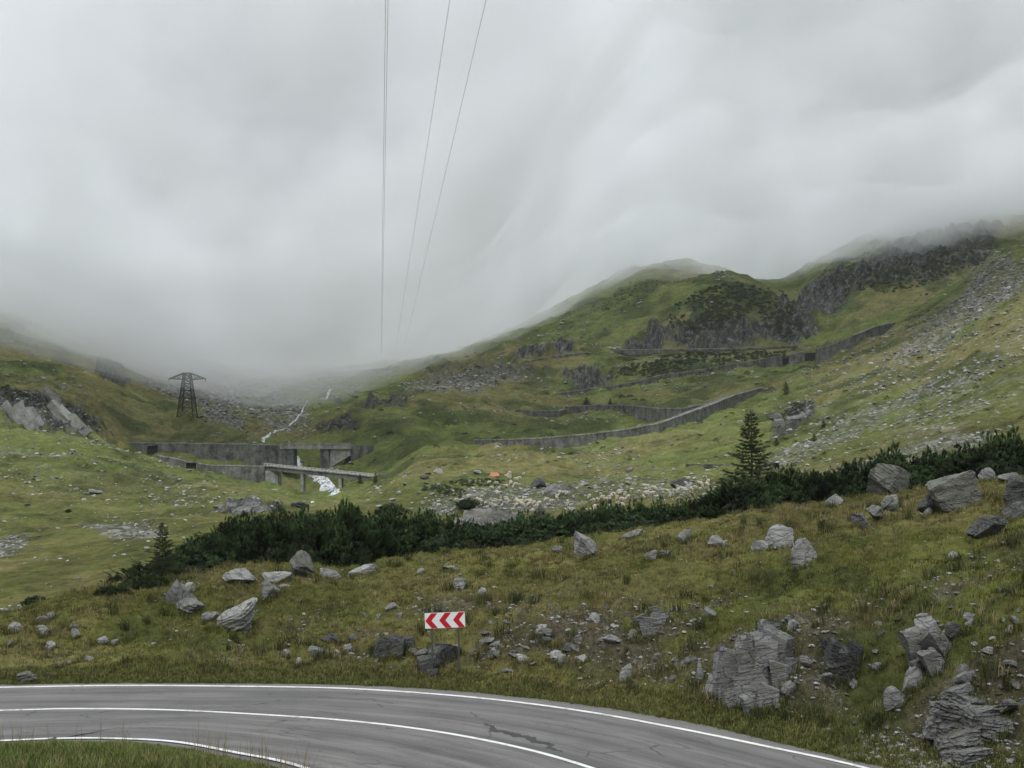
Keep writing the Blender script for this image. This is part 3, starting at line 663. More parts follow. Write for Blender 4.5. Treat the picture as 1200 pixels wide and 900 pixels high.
def boulder(px, py, w, h, label, mat='rock', seed=1, depth=.8, rz=0., tilt=(.25, .35), pieces=1, rx=0., name='boulder', cat='boulder', strata=.06, freq=7, ymin=23, sub=None, sink=.42, group=None, peak=0., lean=0.):
    g = cast(px, py, ymin); Y = g[1]; k = Y / F
    W, H = w * k, h * k
    D = W * depth
    if sub is None: sub = 5 if w > 34 else 4 if w > 14 else 3
    Vs, Ts, n0 = [], [], 0
    r = np.random.default_rng(seed * 7 + 1)
    for p in range(pieces):
        if pieces == 1: sz = (W * 1.08, D, H * (1 + sink) * 1.05); off = np.array([0, D * .25, H * (1 - sink) / 2])
        else:
            f_ = (r.uniform(.38, .62) if p else .7) if pieces < 6 else (r.uniform(.24, .46) if p else .55)
            sz = (W * f_, D * f_, H * r.uniform(.45, .75)); a = r.uniform(-.5, .5)
            zz = r.uniform(.05, .72)
            off = np.array([a * W * (.62 if pieces < 6 else .95 - .5 * zz), D * (.15 + .5 * zz + r.uniform(-.1, .1)), zz * H * .85])
        v_, t_ = rock_shape(seed * 13 + p, sz, sub, strata=strata, tilt=tilt, freq=freq, peak=peak, lean=lean)
        a_, b_ = (rx, rz) if pieces == 1 else (rx + r.uniform(-.35, .35), rz + r.uniform(-.5, .5))
        v_ = v_ @ rotm(0, a_, b_).T + off
        Vs.append(v_); Ts.append(t_ + n0); n0 += len(v_)
    me = mesh_data(name, np.concatenate(Vs), np.concatenate(Ts), M[mat]); smooth_by_angle(me)
    o = link(name, me, None, (g[0], g[1], g[2])); tag(o, label, cat, group)
    EMBED.append((g[0], g[1], W * .45))
    return o
B = boulder
# ---- left bank
B(273, 740, 52, 36, 'large pale leaf-layered boulder with a pointed undercut left end on the bank above the road', 'pale', 3, .8, .2, (.3, -.35), rx=-.22, strata=.11, freq=9)
B(206, 709, 34, 27, 'dark smooth boulder tilted to the left below the pines', 'rock', 5, .8, .3, (.4, -.7), rx=-.5)
B(224, 693, 16, 11, 'small pale block tucked against the right end of the dark tilted boulder', 'pale', 6)
B(221, 714, 38, 13, 'low flat grey rock just below the dark tilted boulder', 'rock', 7, .9)
B(248, 726, 24, 11, 'low grey rock touching the left side of the leaf-layered boulder', 'rock', 8)
B(284, 684, 48, 17, 'long pale slab lying along the edge of the dark pines', 'pale', 9, .6)
B(352, 677, 46, 30, 'peaked pale grey boulder shaped like a small pyramid against the dark pines', 'lichen', 10, .8, .2, (.6, .5), peak=.55, lean=.05)
B(384, 677, 30, 12, 'low broken rock to the right of the pyramid boulder', 'rock', 11)
B(325, 682, 34, 12, 'low pale ledge between the long slab and the pyramid boulder', 'pale', 12)
B(313, 703, 27, 22, 'cracked dark grey block standing in the grass under the long slab', 'lichen', 13, .9)
B(330, 690, 18, 6, 'thin flat stone above the cracked dark block', 'pale', 14)
B(427, 672, 40, 13, 'sloping flat slab at the right end of the rocks along the pines', 'pale', 15, .5, rx=-.25)
B(493, 673, 9, 7, 'small pale stone alone in the yellow grass left of the ridge crest', 'pale', 16)
B(30, 801, 25, 13, 'rounded speckled boulder at the asphalt edge', 'lichen', 17, .9, sink=.1)
B(49, 744, 20, 11, 'pale flat-topped boulder at the lower end of the left rock pile', 'pale', 18)
B(58, 727, 13, 9, 'small pale rock topping the left rock pile', 'pale', 19)
B(47, 730, 16, 9, 'grey rock behind the flat-topped boulder of the left rock pile', 'rock', 20)
B(16, 741, 19, 11, 'pale boulder in front of the low pine at the left frame edge', 'pale', 21)
B(12, 757, 16, 9, 'dark-sided grey boulder at the left frame edge', 'rock', 22)
B(84, 738, 14, 9, 'pale rock with a second one leaning under it', 'pale', 23)
B(88, 749, 10, 12, 'upright wedge of grey rock leaning under a paler one', 'rock', 24)
B(56, 760, 15, 8, 'smooth pale dome-shaped stone in the green grass', 'pale', 25)
B(117, 753, 17, 8, 'pale flat-topped stone, left one of a pair in the bank grass', 'pale', 26)
B(132, 757, 12, 8, 'pointed pale stone, right one of a pair in the bank grass', 'pale', 27)
B(57, 795, 21, 9, 'flat dark undercut slab just above the road at left', 'dark', 28)
B(69, 782, 7, 8, 'small upright pale stone above the flat dark slab', 'pale', 29)
B(83, 779, 10, 5, 'pale oblong stone right of the upright stone', 'pale', 30)
B(105, 775, 22, 6, 'thin sliver of grey rock sloping down to the right', 'rock', 31, .4, rx=.3)
# ---- bank behind the sign
B(371, 772, 20, 14, 'grey wedge-shaped rock in the bank left of the sign', 'rock', 33)
B(335, 770, 14, 9, 'pale rounded stone on the bank, left of the grey wedge', 'pale', 34)
B(350, 781, 10, 12, 'small pale upright stone low on the bank', 'pale', 35)
B(386, 752, 22, 11, 'long grey stone with a darker edge above the grey wedge', 'rock', 36, rx=-.3)
B(412, 752, 13, 10, 'squat grey stone upslope from two rounded ones', 'rock', 37)
B(408, 766, 14, 11, 'rounded pale stone, right of two on the lower bank', 'pale', 38)
B(394, 769, 10, 10, 'rounded pale stone, left of two on the lower bank', 'pale', 39)
B(484, 766, 13, 7, 'oblong pale stone lying between the two dark ledges', 'pale', 41)
B(575, 779, 26, 20, 'pale angular rock right of the sign, low on the bank', 'pale', 43, pieces=2)
B(581, 759, 32, 12, 'dark grey ledge over the pale rock right of the sign', 'rock', 44, pieces=3)
B(611, 776, 18, 10, 'pale leaning stone between the sign rocks and the rounded rock', 'pale', 45, rx=-.3)
B(653, 777, 22, 14, 'rounded pale rock low on the middle bank', 'pale', 46)
B(673, 765, 26, 22, 'angular grey rock with a dark hollow on its left side', 'rock', 47, pieces=2)
B(646, 752, 24, 14, 'dark broken ledge above the rounded pale rock', 'dark', 48, pieces=3)
B(684, 777, 15, 9, 'thin pale stone leaning right, below the angular grey rock', 'pale', 49, rx=.5)
B(734, 797, 13, 22, 'upright pale blade of rock beside a dark hollow', 'pale', 50, .8, rx=.35)
B(702, 806, 13, 8, 'smooth pale stone near the road under the blade of rock', 'pale', 51)
B(743, 750, 12, 12, 'pale square stone at the left foot of the tussock outcrop', 'pale', 53)
B(832, 724, 16, 12, 'grey ledge upslope from the great outcrop', 'rock', 54)
B(795, 783, 18, 16, 'crumbling grey rock left of the great outcrop', 'rock', 55, pieces=2)
# ---- crest
B(685, 653, 42, 29, 'lone large grey boulder with a slanting top standing on the grassy crest before the pines', 'pale', 4, .8, .2, (.2, .6), rx=.1, sink=.15, strata=.07, peak=.35, lean=-.2)
B(540, 691, 17, 14, 'pale block on the ridge line above the sign', 'pale', 60)
B(564, 699, 11, 10, 'small pale stone just right of the ridge block', 'pale', 61)
B(527, 669, 18, 8, 'flat pale rock on the ridge, upslope from the pale block', 'pale', 62)
B(654, 648, 14, 9, 'pale mossy stone left of the lone large boulder', 'lichen', 63)
B(743, 630, 30, 8, 'flat slab lying along the crest in front of the pines', 'pale', 64, .5, rx=-.2)
B(802, 636, 15, 18, 'slim pale rock standing on the crest', 'pale', 65, rx=.3)
B(841, 641, 22, 16, 'pale three-cornered rock on the crest', 'pale', 66)
B(765, 656, 17, 11, 'pale stone, left of a touching pair below the crest', 'pale', 67)
B(780, 653, 16, 10, 'grey stone, right of a touching pair below the crest', 'rock', 68)
B(890, 644, 26, 14, 'low pale rock left of the light domed boulder', 'pale', 69)
B(918, 641, 40, 25, 'light domed boulder high on the grassy slope', 'pale', 70, .8, peak=.2)
B(941, 663, 42, 27, 'pale split rock with a long tail down the slope', 'pale', 71, .8, rx=-.5, peak=.15)
B(978, 596, 22, 14, 'pale stone below the right end of the pine belt', 'pale', 72, rx=-.5)
B(1012, 620, 24, 22, 'grey leaning rock left of the stacked boulders', 'rock', 73, rx=-.5)
B(1050, 578, 64, 32, 'wedge-shaped boulder with a slanting face among the stacked boulders', 'lichen', 74, .8, .2, (.3, .6), rx=.15, sink=.3, peak=.25, lean=-.2)
B(1040, 606, 34, 36, 'blocky fractured boulder below the wedge-shaped boulder', 'lichen', 75, .9, pieces=3)
B(1122, 599, 78, 50, 'biggest boulder on the slope, pale and lichen-flecked', 'lichen', 76, .8, .1, (.15, -.3), rx=.05, sink=.3, strata=.05, peak=.3)
B(1102, 598, 36, 24, 'dark broken block under the left side of the biggest boulder', 'dark', 77, .8, rx=.5)
B(1090, 604, 18, 10, 'small pale stone at the left foot of the biggest boulder', 'pale', 78)
B(1131, 553, 40, 20, 'dark mossy boulder perched behind the biggest boulder', 'dark', 79, .8, rx=-.3)
B(1158, 563, 20, 16, 'pale jagged rock right behind the biggest boulder', 'pale', 80)
B(1186, 566, 34, 12, 'flat grey rock under the right-hand pines', 'rock', 81)
B(1195, 592, 44, 34, 'tilted dark boulder at the right frame edge below the pines', 'dark', 82, .8, rx=-.4)
B(1190, 606, 46, 20, 'dark slab leaning under the tilted boulder at the right frame edge', 'dark', 83, .7, rx=-.5)
B(1160, 631, 48, 24, 'dark wedge of rock sunk in the yellow grass', 'dark', 84, .8, rx=-.4)
B(1117, 657, 11, 11, 'lone whitish stone in the open grass of the right slope', 'pale', 85)
# ---- right bank outcrops
outcrop('great grey fractured outcrop at the middle right of the road bank', [(884, 822, 46, 40), (858, 810, 34, 50), (880, 800, 26, 56), (903, 806, 30, 62), (912, 778, 30, 44), (902, 752, 26, 28), (888, 762, 20, 24), (846, 800, 16, 38), (864, 828, 26, 26), (901, 832, 26, 30), (880, 836, 20, 24), (915, 808, 22, 34), (925, 790, 14, 22), (893, 740, 12, 12), (872, 780, 18, 18), (850, 822, 14, 14), (908, 828, 12, 14)], 'rock', (.9, .5), .035, 5, 3)
outcrop('dark ribbed outcrop in a hollow of the bank', [(980, 790, 22, 40), (995, 792, 20, 34), (985, 800, 30, 22), (1004, 782, 14, 30), (970, 768, 12, 20), (973, 802, 12, 10)], 'dark', (.2, 1.25), .14, 9, 5)
outcrop('leaning pale slabs high on the right bank', [(1078, 772, 32, 40), (1090, 762, 24, 36), (1096, 788, 26, 30), (1104, 770, 18, 40), (1082, 790, 22, 22), (1108, 752, 20, 14)], 'pale', (.3, -.7), .08, 8, 7, rx=-.35)
outcrop('large bedded slate outcrop in the lower right corner', [(1122, 862, 60, 30), (1150, 860, 54, 34), (1118, 838, 44, 16), (1144, 836, 60, 18), (1130, 880, 50, 26), (1165, 862, 40, 24), (1128, 820, 34, 18), (1112, 876, 26, 22), (1140, 896, 40, 18), (1175, 848, 30, 16), (1108, 852, 22, 22)], 'rock', (.12, .14), .12, 12, 9)
outcrop('grey outcrop topped with tussocks on the middle bank', [(762, 740, 24, 20), (774, 732, 18, 16), (752, 732, 16, 14), (768, 722, 14, 12)], 'rock', (.4, .3), .08, 8, 11)
outcrop('dark mossy rock ledge left of the chevron sign', [(448, 772, 20, 24), (462, 768, 22, 24), (474, 762, 22, 16), (455, 756, 20, 10), (442, 766, 10, 14)], 'dark', (.3, -.5), .08, 8, 13)
outcrop('dark undercut rock ledge behind the sign posts', [(500, 790, 20, 22), (512, 782, 26, 24), (524, 776, 22, 22), (506, 796, 14, 12), (534, 772, 12, 16), (516, 766, 20, 10)], 'dark', (.3, -.6), .1, 8, 15)
outcrop('long pale rock band behind the middle of the pine belt', [(540, 617, 18, 10), (555, 614, 20, 16), (570, 613, 24, 18), (587, 612, 22, 16), (600, 612, 16, 12), (548, 620, 26, 8), (578, 620, 34, 9), (612, 616, 18, 10), (532, 620, 14, 7)], 'pale', (.3, .5), .08, 8, 17, .5, ymin=130, level=True)
B(836, 815, 20, 24, 'pale rounded block at the left foot of the great outcrop', 'pale', 91)
B(820, 800, 11, 28, 'narrow pale fin of rock left of the great outcrop', 'pale', 92, rx=.15)
B(929, 740, 18, 13, 'pale block with a dark underside on top of the great outcrop', 'pale', 93, sink=.1)
B(923, 818, 22, 22, 'rounded grey block at the right foot of the great outcrop', 'rock', 94)
B(911, 833, 15, 9, 'small grey stone lying under the right foot of the great outcrop', 'rock', 95)
B(961, 732, 10, 9, 'small pale stone above the dark ribbed outcrop', 'pale', 97)
B(1054, 830, 34, 24, 'squat grey boulder alone in the grass of the lower right bank', 'rock', 98, .8)
B(1075, 807, 30, 26, 'smooth tilted slab below the leaning slabs', 'pale', 99, .7, rx=.5)
B(1120, 748, 26, 18, 'dark rock right above the leaning slabs', 'dark', 101)
B(1146, 735, 26, 22, 'grey rounded rock high on the right bank', 'rock', 102, pieces=2)
B(1178, 694, 16, 7, 'flat grey stone with a dark underside near the right frame edge', 'rock', 103)
B(1185, 742, 11, 9, 'pale stone near the right frame edge, level with the leaning slabs', 'pale', 104)
B(1138, 800, 32, 36, 'bedded grey block on top of the slate outcrop', 'rock', 106, .7, pieces=3, strata=.12)
B(1195, 838, 40, 22, 'bedded slab at the right frame edge beside the slate outcrop', 'rock', 107, .7, pieces=2, strata=.12)
B(1030, 786, 16, 9, 'grey stone between the dark ribbed outcrop and the leaning slabs', 'rock', 108)

# ---- rocks of the valley that stand out
B(632, 611, 17, 24, 'tall pale slab standing behind the pine belt near the sheep', 'lichen', 121, .6, ymin=130, sink=.1)
B(648, 580, 24, 17, 'pale boulder beside the flock above the standing slab', 'rock', 122, ymin=130)
B(628, 572, 22, 12, 'dark boulder left of the pale one beside the flock', 'dark', 123, ymin=130)
B(513, 555, 12, 6, 'white rock on the green rise left of the orange shelter', 'pale', 124, ymin=130)
B(500, 562, 20, 8, 'dark low rock under the white rock of the green rise', 'dark', 125, ymin=130, pieces=2)
B(740, 552, 12, 7, 'dark-sided boulder on the pasture right of the flock', 'rock', 126, ymin=130)
B(685, 570, 12, 5, 'white flat rock in the pasture above the flock', 'pale', 127, ymin=130)
B(800, 570, 26, 9, 'dark flat rock left of the tall spruce', 'dark', 128, ymin=130)
B(106, 580, 30, 12, 'pale ribbed outcrop alone on the left slope', 'pale', 129, .5, pieces=3, ymin=130, name='rock_outcrop', cat='rock outcrop')
B(284, 606, 30, 18, 'grey crag above the left end of the pine belt', 'rock', 130, .6, pieces=4, ymin=130, name='rock_outcrop', cat='rock outcrop', sub=4)
B(262, 602, 22, 16, 'pale ribbed crag left of the grey crag', 'pale', 131, .5, pieces=3, ymin=130, name='rock_outcrop', cat='rock outcrop', sub=4)
B(350, 596, 26, 9, 'dark bank of boulders beside the lower stream', 'dark', 132, .6, pieces=4, ymin=130, name='rock_outcrop', cat='rock outcrop')
B(398, 504, 26, 10, 'dark low crag above the upper bridge', 'dark', 136, .5, pieces=3, ymin=440, name='rock_outcrop', cat='rock outcrop')
B(925, 498, 44, 16, 'dark crag with a pale face on the right slope above the spruce', 'rock', 137, .5, pieces=5, ymin=200, name='rock_outcrop', cat='rock outcrop', sub=4)

outcrop('pale slabby cliff on the left slope below the fog', [(30, 500, 16, 24), (14, 498, 16, 22), (2, 494, 18, 22), (42, 502, 14, 16), (22, 486, 13, 16), (20, 506, 26, 9), (-10, 496, 20, 22), (36, 490, 11, 14), (8, 484, 12, 14)], 'pale', (.3, 1.1), .1, 8, 21, .35, rx=-.5, ymin=340, level=True)
outcrop('pale ribbed rock at the lower right end of the left slope cliff', [(86, 500, 16, 18), (74, 494, 14, 20), (94, 506, 14, 10), (66, 486, 12, 18), (100, 508, 14, 7)], 'pale', (.3, 1.1), .1, 8, 23, .35, rx=-.6, ymin=340, level=True)
outcrop('pale diagonal rib of rock above the left slope cliff', [(60, 476, 14, 18), (66, 484, 12, 14), (55, 466, 10, 12)], 'pale', (.3, 1.1), .1, 8, 25, .35, rx=-.6, ymin=340, level=True)
# ---- stones one can count on the bank: small things of one group, and mid-distance stones
protos = {}
for mname in ('pale', 'rock'):
    for sub in (3, 2):
        L = []
        for k in range(5):
            v_, t_ = rock_shape(400 + k * 11 + sub, (1, .85, .7), sub, 8, .08)
            me = mesh_data('stone', v_, t_, M[mname]); smooth_by_angle(me); L.append(me)
        protos[mname, sub] = L
def stone_copies(n, region, smin, smax, label, group, name, ymin, sub, seed, pale=.6, dens=None):
    r = np.random.default_rng(seed); k = 0; tries = 0
    while k < n and tries < 20000:
        tries += 1
        px = r.uniform(region[0], region[2]); py = r.uniform(region[1], region[3])
        g = cast(px, py, ymin)
        if g[1] < 60 and float(hz(g[0], g[1], dout)[0]) < .8: continue
        if dens is not None and r.random() > dens(px, py, g): continue
        s = (smin + (smax - smin) * r.random() ** 2.2) * g[1] / F
        mname = 'pale' if r.random() < pale else 'rock'
        o = bpy.data.objects.new(name, protos[mname, sub][r.integers(5)]); COL.objects.link(o)
        o.location = (g[0], g[1], g[2] + s * (.12 if name != 'bank_rock' else .02)); o.scale = (s, s * r.uniform(.6, 1), s * r.uniform(.5, .9)); o.rotation_euler = (r.uniform(-.4, .4), r.uniform(-.4, .4), r.uniform(0, 6.28))
        tag(o, label, 'stone', group); k += 1
def dbank(px, py, g):
    c = cast(px, py)  # more in the bare cut
    return .25 + .75 * float(hz(g[0], g[1], Mbare)[0])
stone_copies(120, (140, 690, 1190, 860), 2.5, 10, 'small loose grey stone in the grass and bare earth of the roadside bank', 'small loose stones of the roadside bank', 'bank_stone', 23, 3, 1, .6, dbank)
stone_copies(120, (380, 705, 1195, 820), 8, 24, 'grey rock keyed into the rough turf of the cut bank', 'rocks set in the cut bank', 'bank_rock', 23, 3, 31, .5, lambda px, py, g: .12 + .9 * float(hz(g[0], g[1], cut)[0]))
stone_copies(60, (0, 560, 300, 720), 3, 9, 'pale stone scattered on the green lower left valley slope', 'stones scattered on the lower left slope', 'slope_stone', 75, 2, 2, .85)
stone_copies(90, (440, 555, 850, 612), 3, 12, 'grey stone lying in the rough pasture around the flock of sheep', 'stones in the flock pasture', 'pasture_stone', 130, 2, 3, .75)

# ---- scree and the countless stones farther off: one mass
def scatter_mesh(name, pts, sizes, mat, seed, subl=1, flat=.7, colors=None):
    r = np.random.default_rng(seed); V0, T0 = ICO[subl]; n = len(pts); m = len(V0)
    variants = []
    for k in range(10):
        v_, _ = rock_shape(900 + k, (1, .8, .75), subl, 7, .1); variants.append(v_)
    variants = np.array(variants)
    v_ = variants[r.integers(10, size=n)]
    a = r.uniform(0, 6.28, n); c, s = np.cos(a), np.sin(a); ty = r.uniform(-.5, .5, n)
    x = v_[:, :, 0] * c[:, None] - v_[:, :, 1] * s[:, None]; y = v_[:, :, 0] * s[:, None] + v_[:, :, 1] * c[:, None]; z = v_[:, :, 2] * flat + x * ty[:, None] * .5
    P = np.stack([x, y, z], -1) * sizes[:, None, None] + pts[:, None, :]
    T = (T0[None] + (np.arange(n) * m)[:, None, None]).reshape(-1, 3)
    me = mesh_data(name, P.reshape(-1, 3), T, mat)
    if colors is not None: add_color(me, np.repeat(colors, m, 0))
    return link(name, me)
sm, nt, b = new_mat('scree_stone'); at = N(nt, 'ShaderNodeAttribute', attribute_name='Col'); geo = N(nt, 'ShaderNodeNewGeometry')
g = nt.nodes.new('ShaderNodeVectorMath'); g.operation = 'SCALE'; nt.links.new(at.outputs['Color'], g.inputs[0]); nt.links.new(mth(nt, 'ADD', noise(nt, geo.outputs['Position'], 1.5, 4, .7), .5), g.inputs['Scale'])
nt.links.new(g.outputs[0], b.inputs['Base Color']); b.inputs['Roughness'].default_value = .9
r = np.random.default_rng(77)
# vertices of the sheet, weighted by what each covers in view and by scree
vis = np.zeros(Z.shape, bool)
run = np.full(nc, 1e9)
for i in range(nr):
    if rowsY[i] < 23: continue
    vis[i] = PY[i] < run + 1.5; run = np.minimum(run, PY[i])
area = np.gradient(rowsY)[:, None] * (GY / F * 1.3)
wgt = (Mscree ** 1.5 * np.clip(fbm2(GX * .06, GY * .06, 4, 92) * 2.4 + .75, .08, 1.6) + .11 * (GY > 80) * (1 - Mrock) * np.clip(fbm2(GX * .03, GY * .03, 4, 91) * 4.5 + .3, .04, 2.4) + .25 * Mrock * (GY < 500)) * area / (GY / 250) ** 1.45 * vis * (PXG > -60) * (PXG < 1260) * (GY > 62) * (GY < 1000)
p = wgt.ravel(); p /= p.sum()
NS = 27000
pick = r.choice(len(p), NS, p=p, replace=True)
ri, cj = np.unravel_index(pick, Z.shape)
Yp = GY[ri, cj] + r.uniform(-.7, .7, NS) * np.gradient(rowsY)[ri]; Xp = GX[ri, cj] + r.uniform(-.7, .7, NS) * GY[ri, cj] / F * 1.3
sz = (.8 + 5.5 * r.random(NS) ** 5) * Yp / F * 1.15
shade = r.uniform(.10, .36, NS)
cols = np.stack([shade, shade * 1.0, shade * .94], -1)
big = sz * F / Yp > 4.5
for nm, mskk, subl in (('scree', ~big, 1), ('far_rubble', big, 2)):
    pts = np.stack([Xp[mskk], Yp[mskk], hz(Xp[mskk], Yp[mskk]) + sz[mskk] * .08], -1)
    tag(scatter_mesh(nm, pts, sz[mskk], sm, 5, subl, .7, cols[mskk]), kind='stuff')
# gravel on the bank
NG = 5200
wgt = (Mbare * 1.2 + .05 * bank * (PXG > 100)) * (GY < 60) * (dout > .2) * vis * area * (PXG > -30) * (PXG < 1230)
for (cx, cy, rr) in ((1015, 872, 22), (1110, 885, 60), (1130, 880, 30)):
    wgt += 9 * area * np.exp(-((PXG - cx) / rr) ** 2 - ((PY - cy) / (rr * .45)) ** 2) * (GY < 40) * (dout > .2)
p = wgt.ravel(); p /= p.sum(); pick = r.choice(len(p), NG, p=p); ri, cj = np.unravel_index(pick, Z.shape)
Yp = GY[ri, cj] + r.uniform(-.11, .11, NG); Xp = GX[ri, cj] + r.uniform(-.03, .03, NG)
sz = (.035 + .2 * r.random(NG) ** 4); shade = r.uniform(.1, .3, NG); cols = np.stack([shade, shade, shade * .95], -1)
tag(scatter_mesh('bank_gravel', np.stack([Xp, Yp, hz(Xp, Yp) + sz * .1], -1), sz, sm, 6, 1, .65, cols), kind='stuff')

# ------------------------------------------------------------------ grass
def blades(name, P, h, col, nb, spread, w, seed, lean=.5):
    r = np.random.default_rng(seed); n = len(P); k = nb
    base = P[:, None, :] + np.concatenate([r.normal(0, 1, (n, k, 2)) * spread[:, None, None], np.zeros((n, k, 1))], -1)
    a = r.uniform(0, 6.28, (n, k)); L = h[:, None] * r.uniform(.55, 1.25, (n, k))
    d = np.stack([np.cos(a), np.sin(a), np.zeros_like(a)], -1)
    side = np.stack([-np.sin(a + r.uniform(-1, 1, a.shape)), np.cos(a), np.zeros_like(a)], -1) * (w * .5)
    ln = r.uniform(.1, lean, (n, k))
    tip = base + d * (L * ln)[..., None] + np.array([0, 0, 1.0]) * (L * np.sqrt(1 - ln ** 2))[..., None]
    midp = base + d * (L * ln * .3)[..., None] + np.array([0, 0, 1.0]) * (L * .55)[..., None]
    base = base - np.array([0, 0, .03])
    V = np.stack([base - side, base + side, midp + side * .7, midp - side * .7, tip], 2).reshape(-1, 3)
    m = n * k; o = np.arange(m) * 5
    Q = np.stack([o, o + 1, o + 2, o + 3], -1); T = np.stack([o + 3, o + 2, o + 4], -1)
    me = mesh_data(name, V, [Q, T], M['tuft'])
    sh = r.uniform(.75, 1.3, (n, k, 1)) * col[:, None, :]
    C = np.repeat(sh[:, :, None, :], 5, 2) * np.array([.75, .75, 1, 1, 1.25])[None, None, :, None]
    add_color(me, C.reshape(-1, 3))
    return tag(link(name, me), kind='stuff')
def pick_ground(n, wgt, seed):
    r = np.random.default_rng(seed); p = np.maximum(wgt, 0).ravel(); p = p / p.sum(); pk = r.choice(len(p), n, p=p); ri, cj = np.unravel_index(pk, Z.shape)
    gy = np.gradient(rowsY)[ri]
    Y = GY[ri, cj] + r.uniform(-.5, .5, n) * gy; X = GX[ri, cj] + r.uniform(-.5, .5, n) * GY[ri, cj] / F * 1.3
    return X, Y, r
wg = area * vis * (dout > .12) * (GY < 72) * (PXG > -40) * (PXG < 1240) * (1 - .75 * Mbare) * (.35 + np.clip(fbm2(GX * .45, GY * .45, 3, 95) + .5, 0, 1.3)) / (GY / 40)
NT = 31000
X, Y, r = pick_ground(NT, wg, 8)
col = grass_color(X, Y, Y) * (1 + .75 * fbm2(X * 1.6, Y * 1.6, 3, 97))[:, None] * r.uniform(.85, 1.5, (NT, 1)) * np.array([1.08, 1.03, 1.0])
h = r.uniform(.05, .14, NT) * (1 + .8 * np.clip(fbm2(X * .3, Y * .3, 3, 96), 0, 1))
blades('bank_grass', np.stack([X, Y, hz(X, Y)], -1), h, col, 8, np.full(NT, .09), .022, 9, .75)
# darker sedge tussocks
NS2 = 170
X, Y, r = pick_ground(NS2, area * vis * (dout > 1) * (GY < 66) * (PXG > 100) * (PXG < 1240) * np.clip(fbm2(GX * .12, GY * .12, 2, 98) + .3, 0, 1), 18)
blades('sedge_grass', np.stack([X, Y, hz(X, Y)], -1), r.uniform(.3, .6, NS2), np.tile([[.05, .058, .02]], (NS2, 1)) * r.uniform(.7, 1.3, (NS2, 1)), 46, r.uniform(.08, .24, NS2), .025, 19, .7)
# dry straw tussocks
n = 900; X, Y, r = pick_ground(n, area * vis * (dout > 1) * (GY < 68) * (PXG > -20) * (PXG < 1240) * np.clip(fbm2(GX * .2, GY * .2, 2, 198) + .2, 0, 1), 68)
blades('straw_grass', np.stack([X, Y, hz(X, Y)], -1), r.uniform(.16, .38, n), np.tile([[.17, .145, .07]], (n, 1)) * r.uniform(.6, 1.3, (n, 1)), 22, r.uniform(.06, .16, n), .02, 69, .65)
# longer tufts where turf laps against the rocks
XR, YR = [], []; r = np.random.default_rng(58)
for ex, ey, ew in EMBED:
    if ey > 72: continue
    n_ = int(8 + 26 * ew); a = r.uniform(math.pi * .85, math.pi * 2.15, n_); q = ew * r.uniform(.9, 1.35, n_)
    XR += list(ex + np.cos(a) * q); YR += list(ey + np.sin(a) * q * .55 + .05)
XR = np.array(XR); YR = np.array(YR); kk = hz(XR, YR, dout) > .2; XR, YR = XR[kk], YR[kk]
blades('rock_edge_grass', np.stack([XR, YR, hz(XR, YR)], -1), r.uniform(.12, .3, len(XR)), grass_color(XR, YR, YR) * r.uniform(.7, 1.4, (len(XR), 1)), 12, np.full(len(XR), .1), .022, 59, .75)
# verge by the road, inside and outside the bend
wv_ = area * ((dout > .0) & (dout < 1.6)) * (GY < 60) * (PXG > -40) * (PXG < 1240)
X, Y, r = pick_ground(6000, wv_, 28); col = np.tile([[.1, .105, .034]], (6000, 1)) * r.uniform(.7, 1.35, (6000, 1))
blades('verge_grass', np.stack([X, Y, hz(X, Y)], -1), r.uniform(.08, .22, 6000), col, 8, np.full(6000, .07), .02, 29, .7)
wv_ = area * (din < -.02) * (din > -4) * (GY > 24) * (GY < 34) * (PXG > -60) * (PXG < 420)
n = 9000; X, Y, r = pick_ground(n, wv_, 38); col = np.array([.1, .128, .036]) * (1 - .0) * np.ones((n, 1)); st_ = (r.random(n) < .2)[:, None]
col = np.where(st_, np.array([.2, .165, .08]), col) * r.uniform(.7, 1.35, (n, 1))
dn = -sdist(np.c_[X, Y], inner_edge)
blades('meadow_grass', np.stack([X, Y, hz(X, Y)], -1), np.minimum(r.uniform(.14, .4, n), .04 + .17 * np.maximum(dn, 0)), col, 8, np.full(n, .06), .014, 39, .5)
# tall seed stalks over the inner line
n = 150; X, Y, r = pick_ground(n, wv_ * (din > -1.2) * (.2 + (PXG > 230) + (PXG < 40)), 48)
blades('meadow_seed_stalks', np.stack([X, Y, hz(X, Y)], -1), r.uniform(.6, 1.0, n), np.tile([[.2, .16, .085]], (n, 1)), 3, np.full(n, .06), .012, 49, .35)

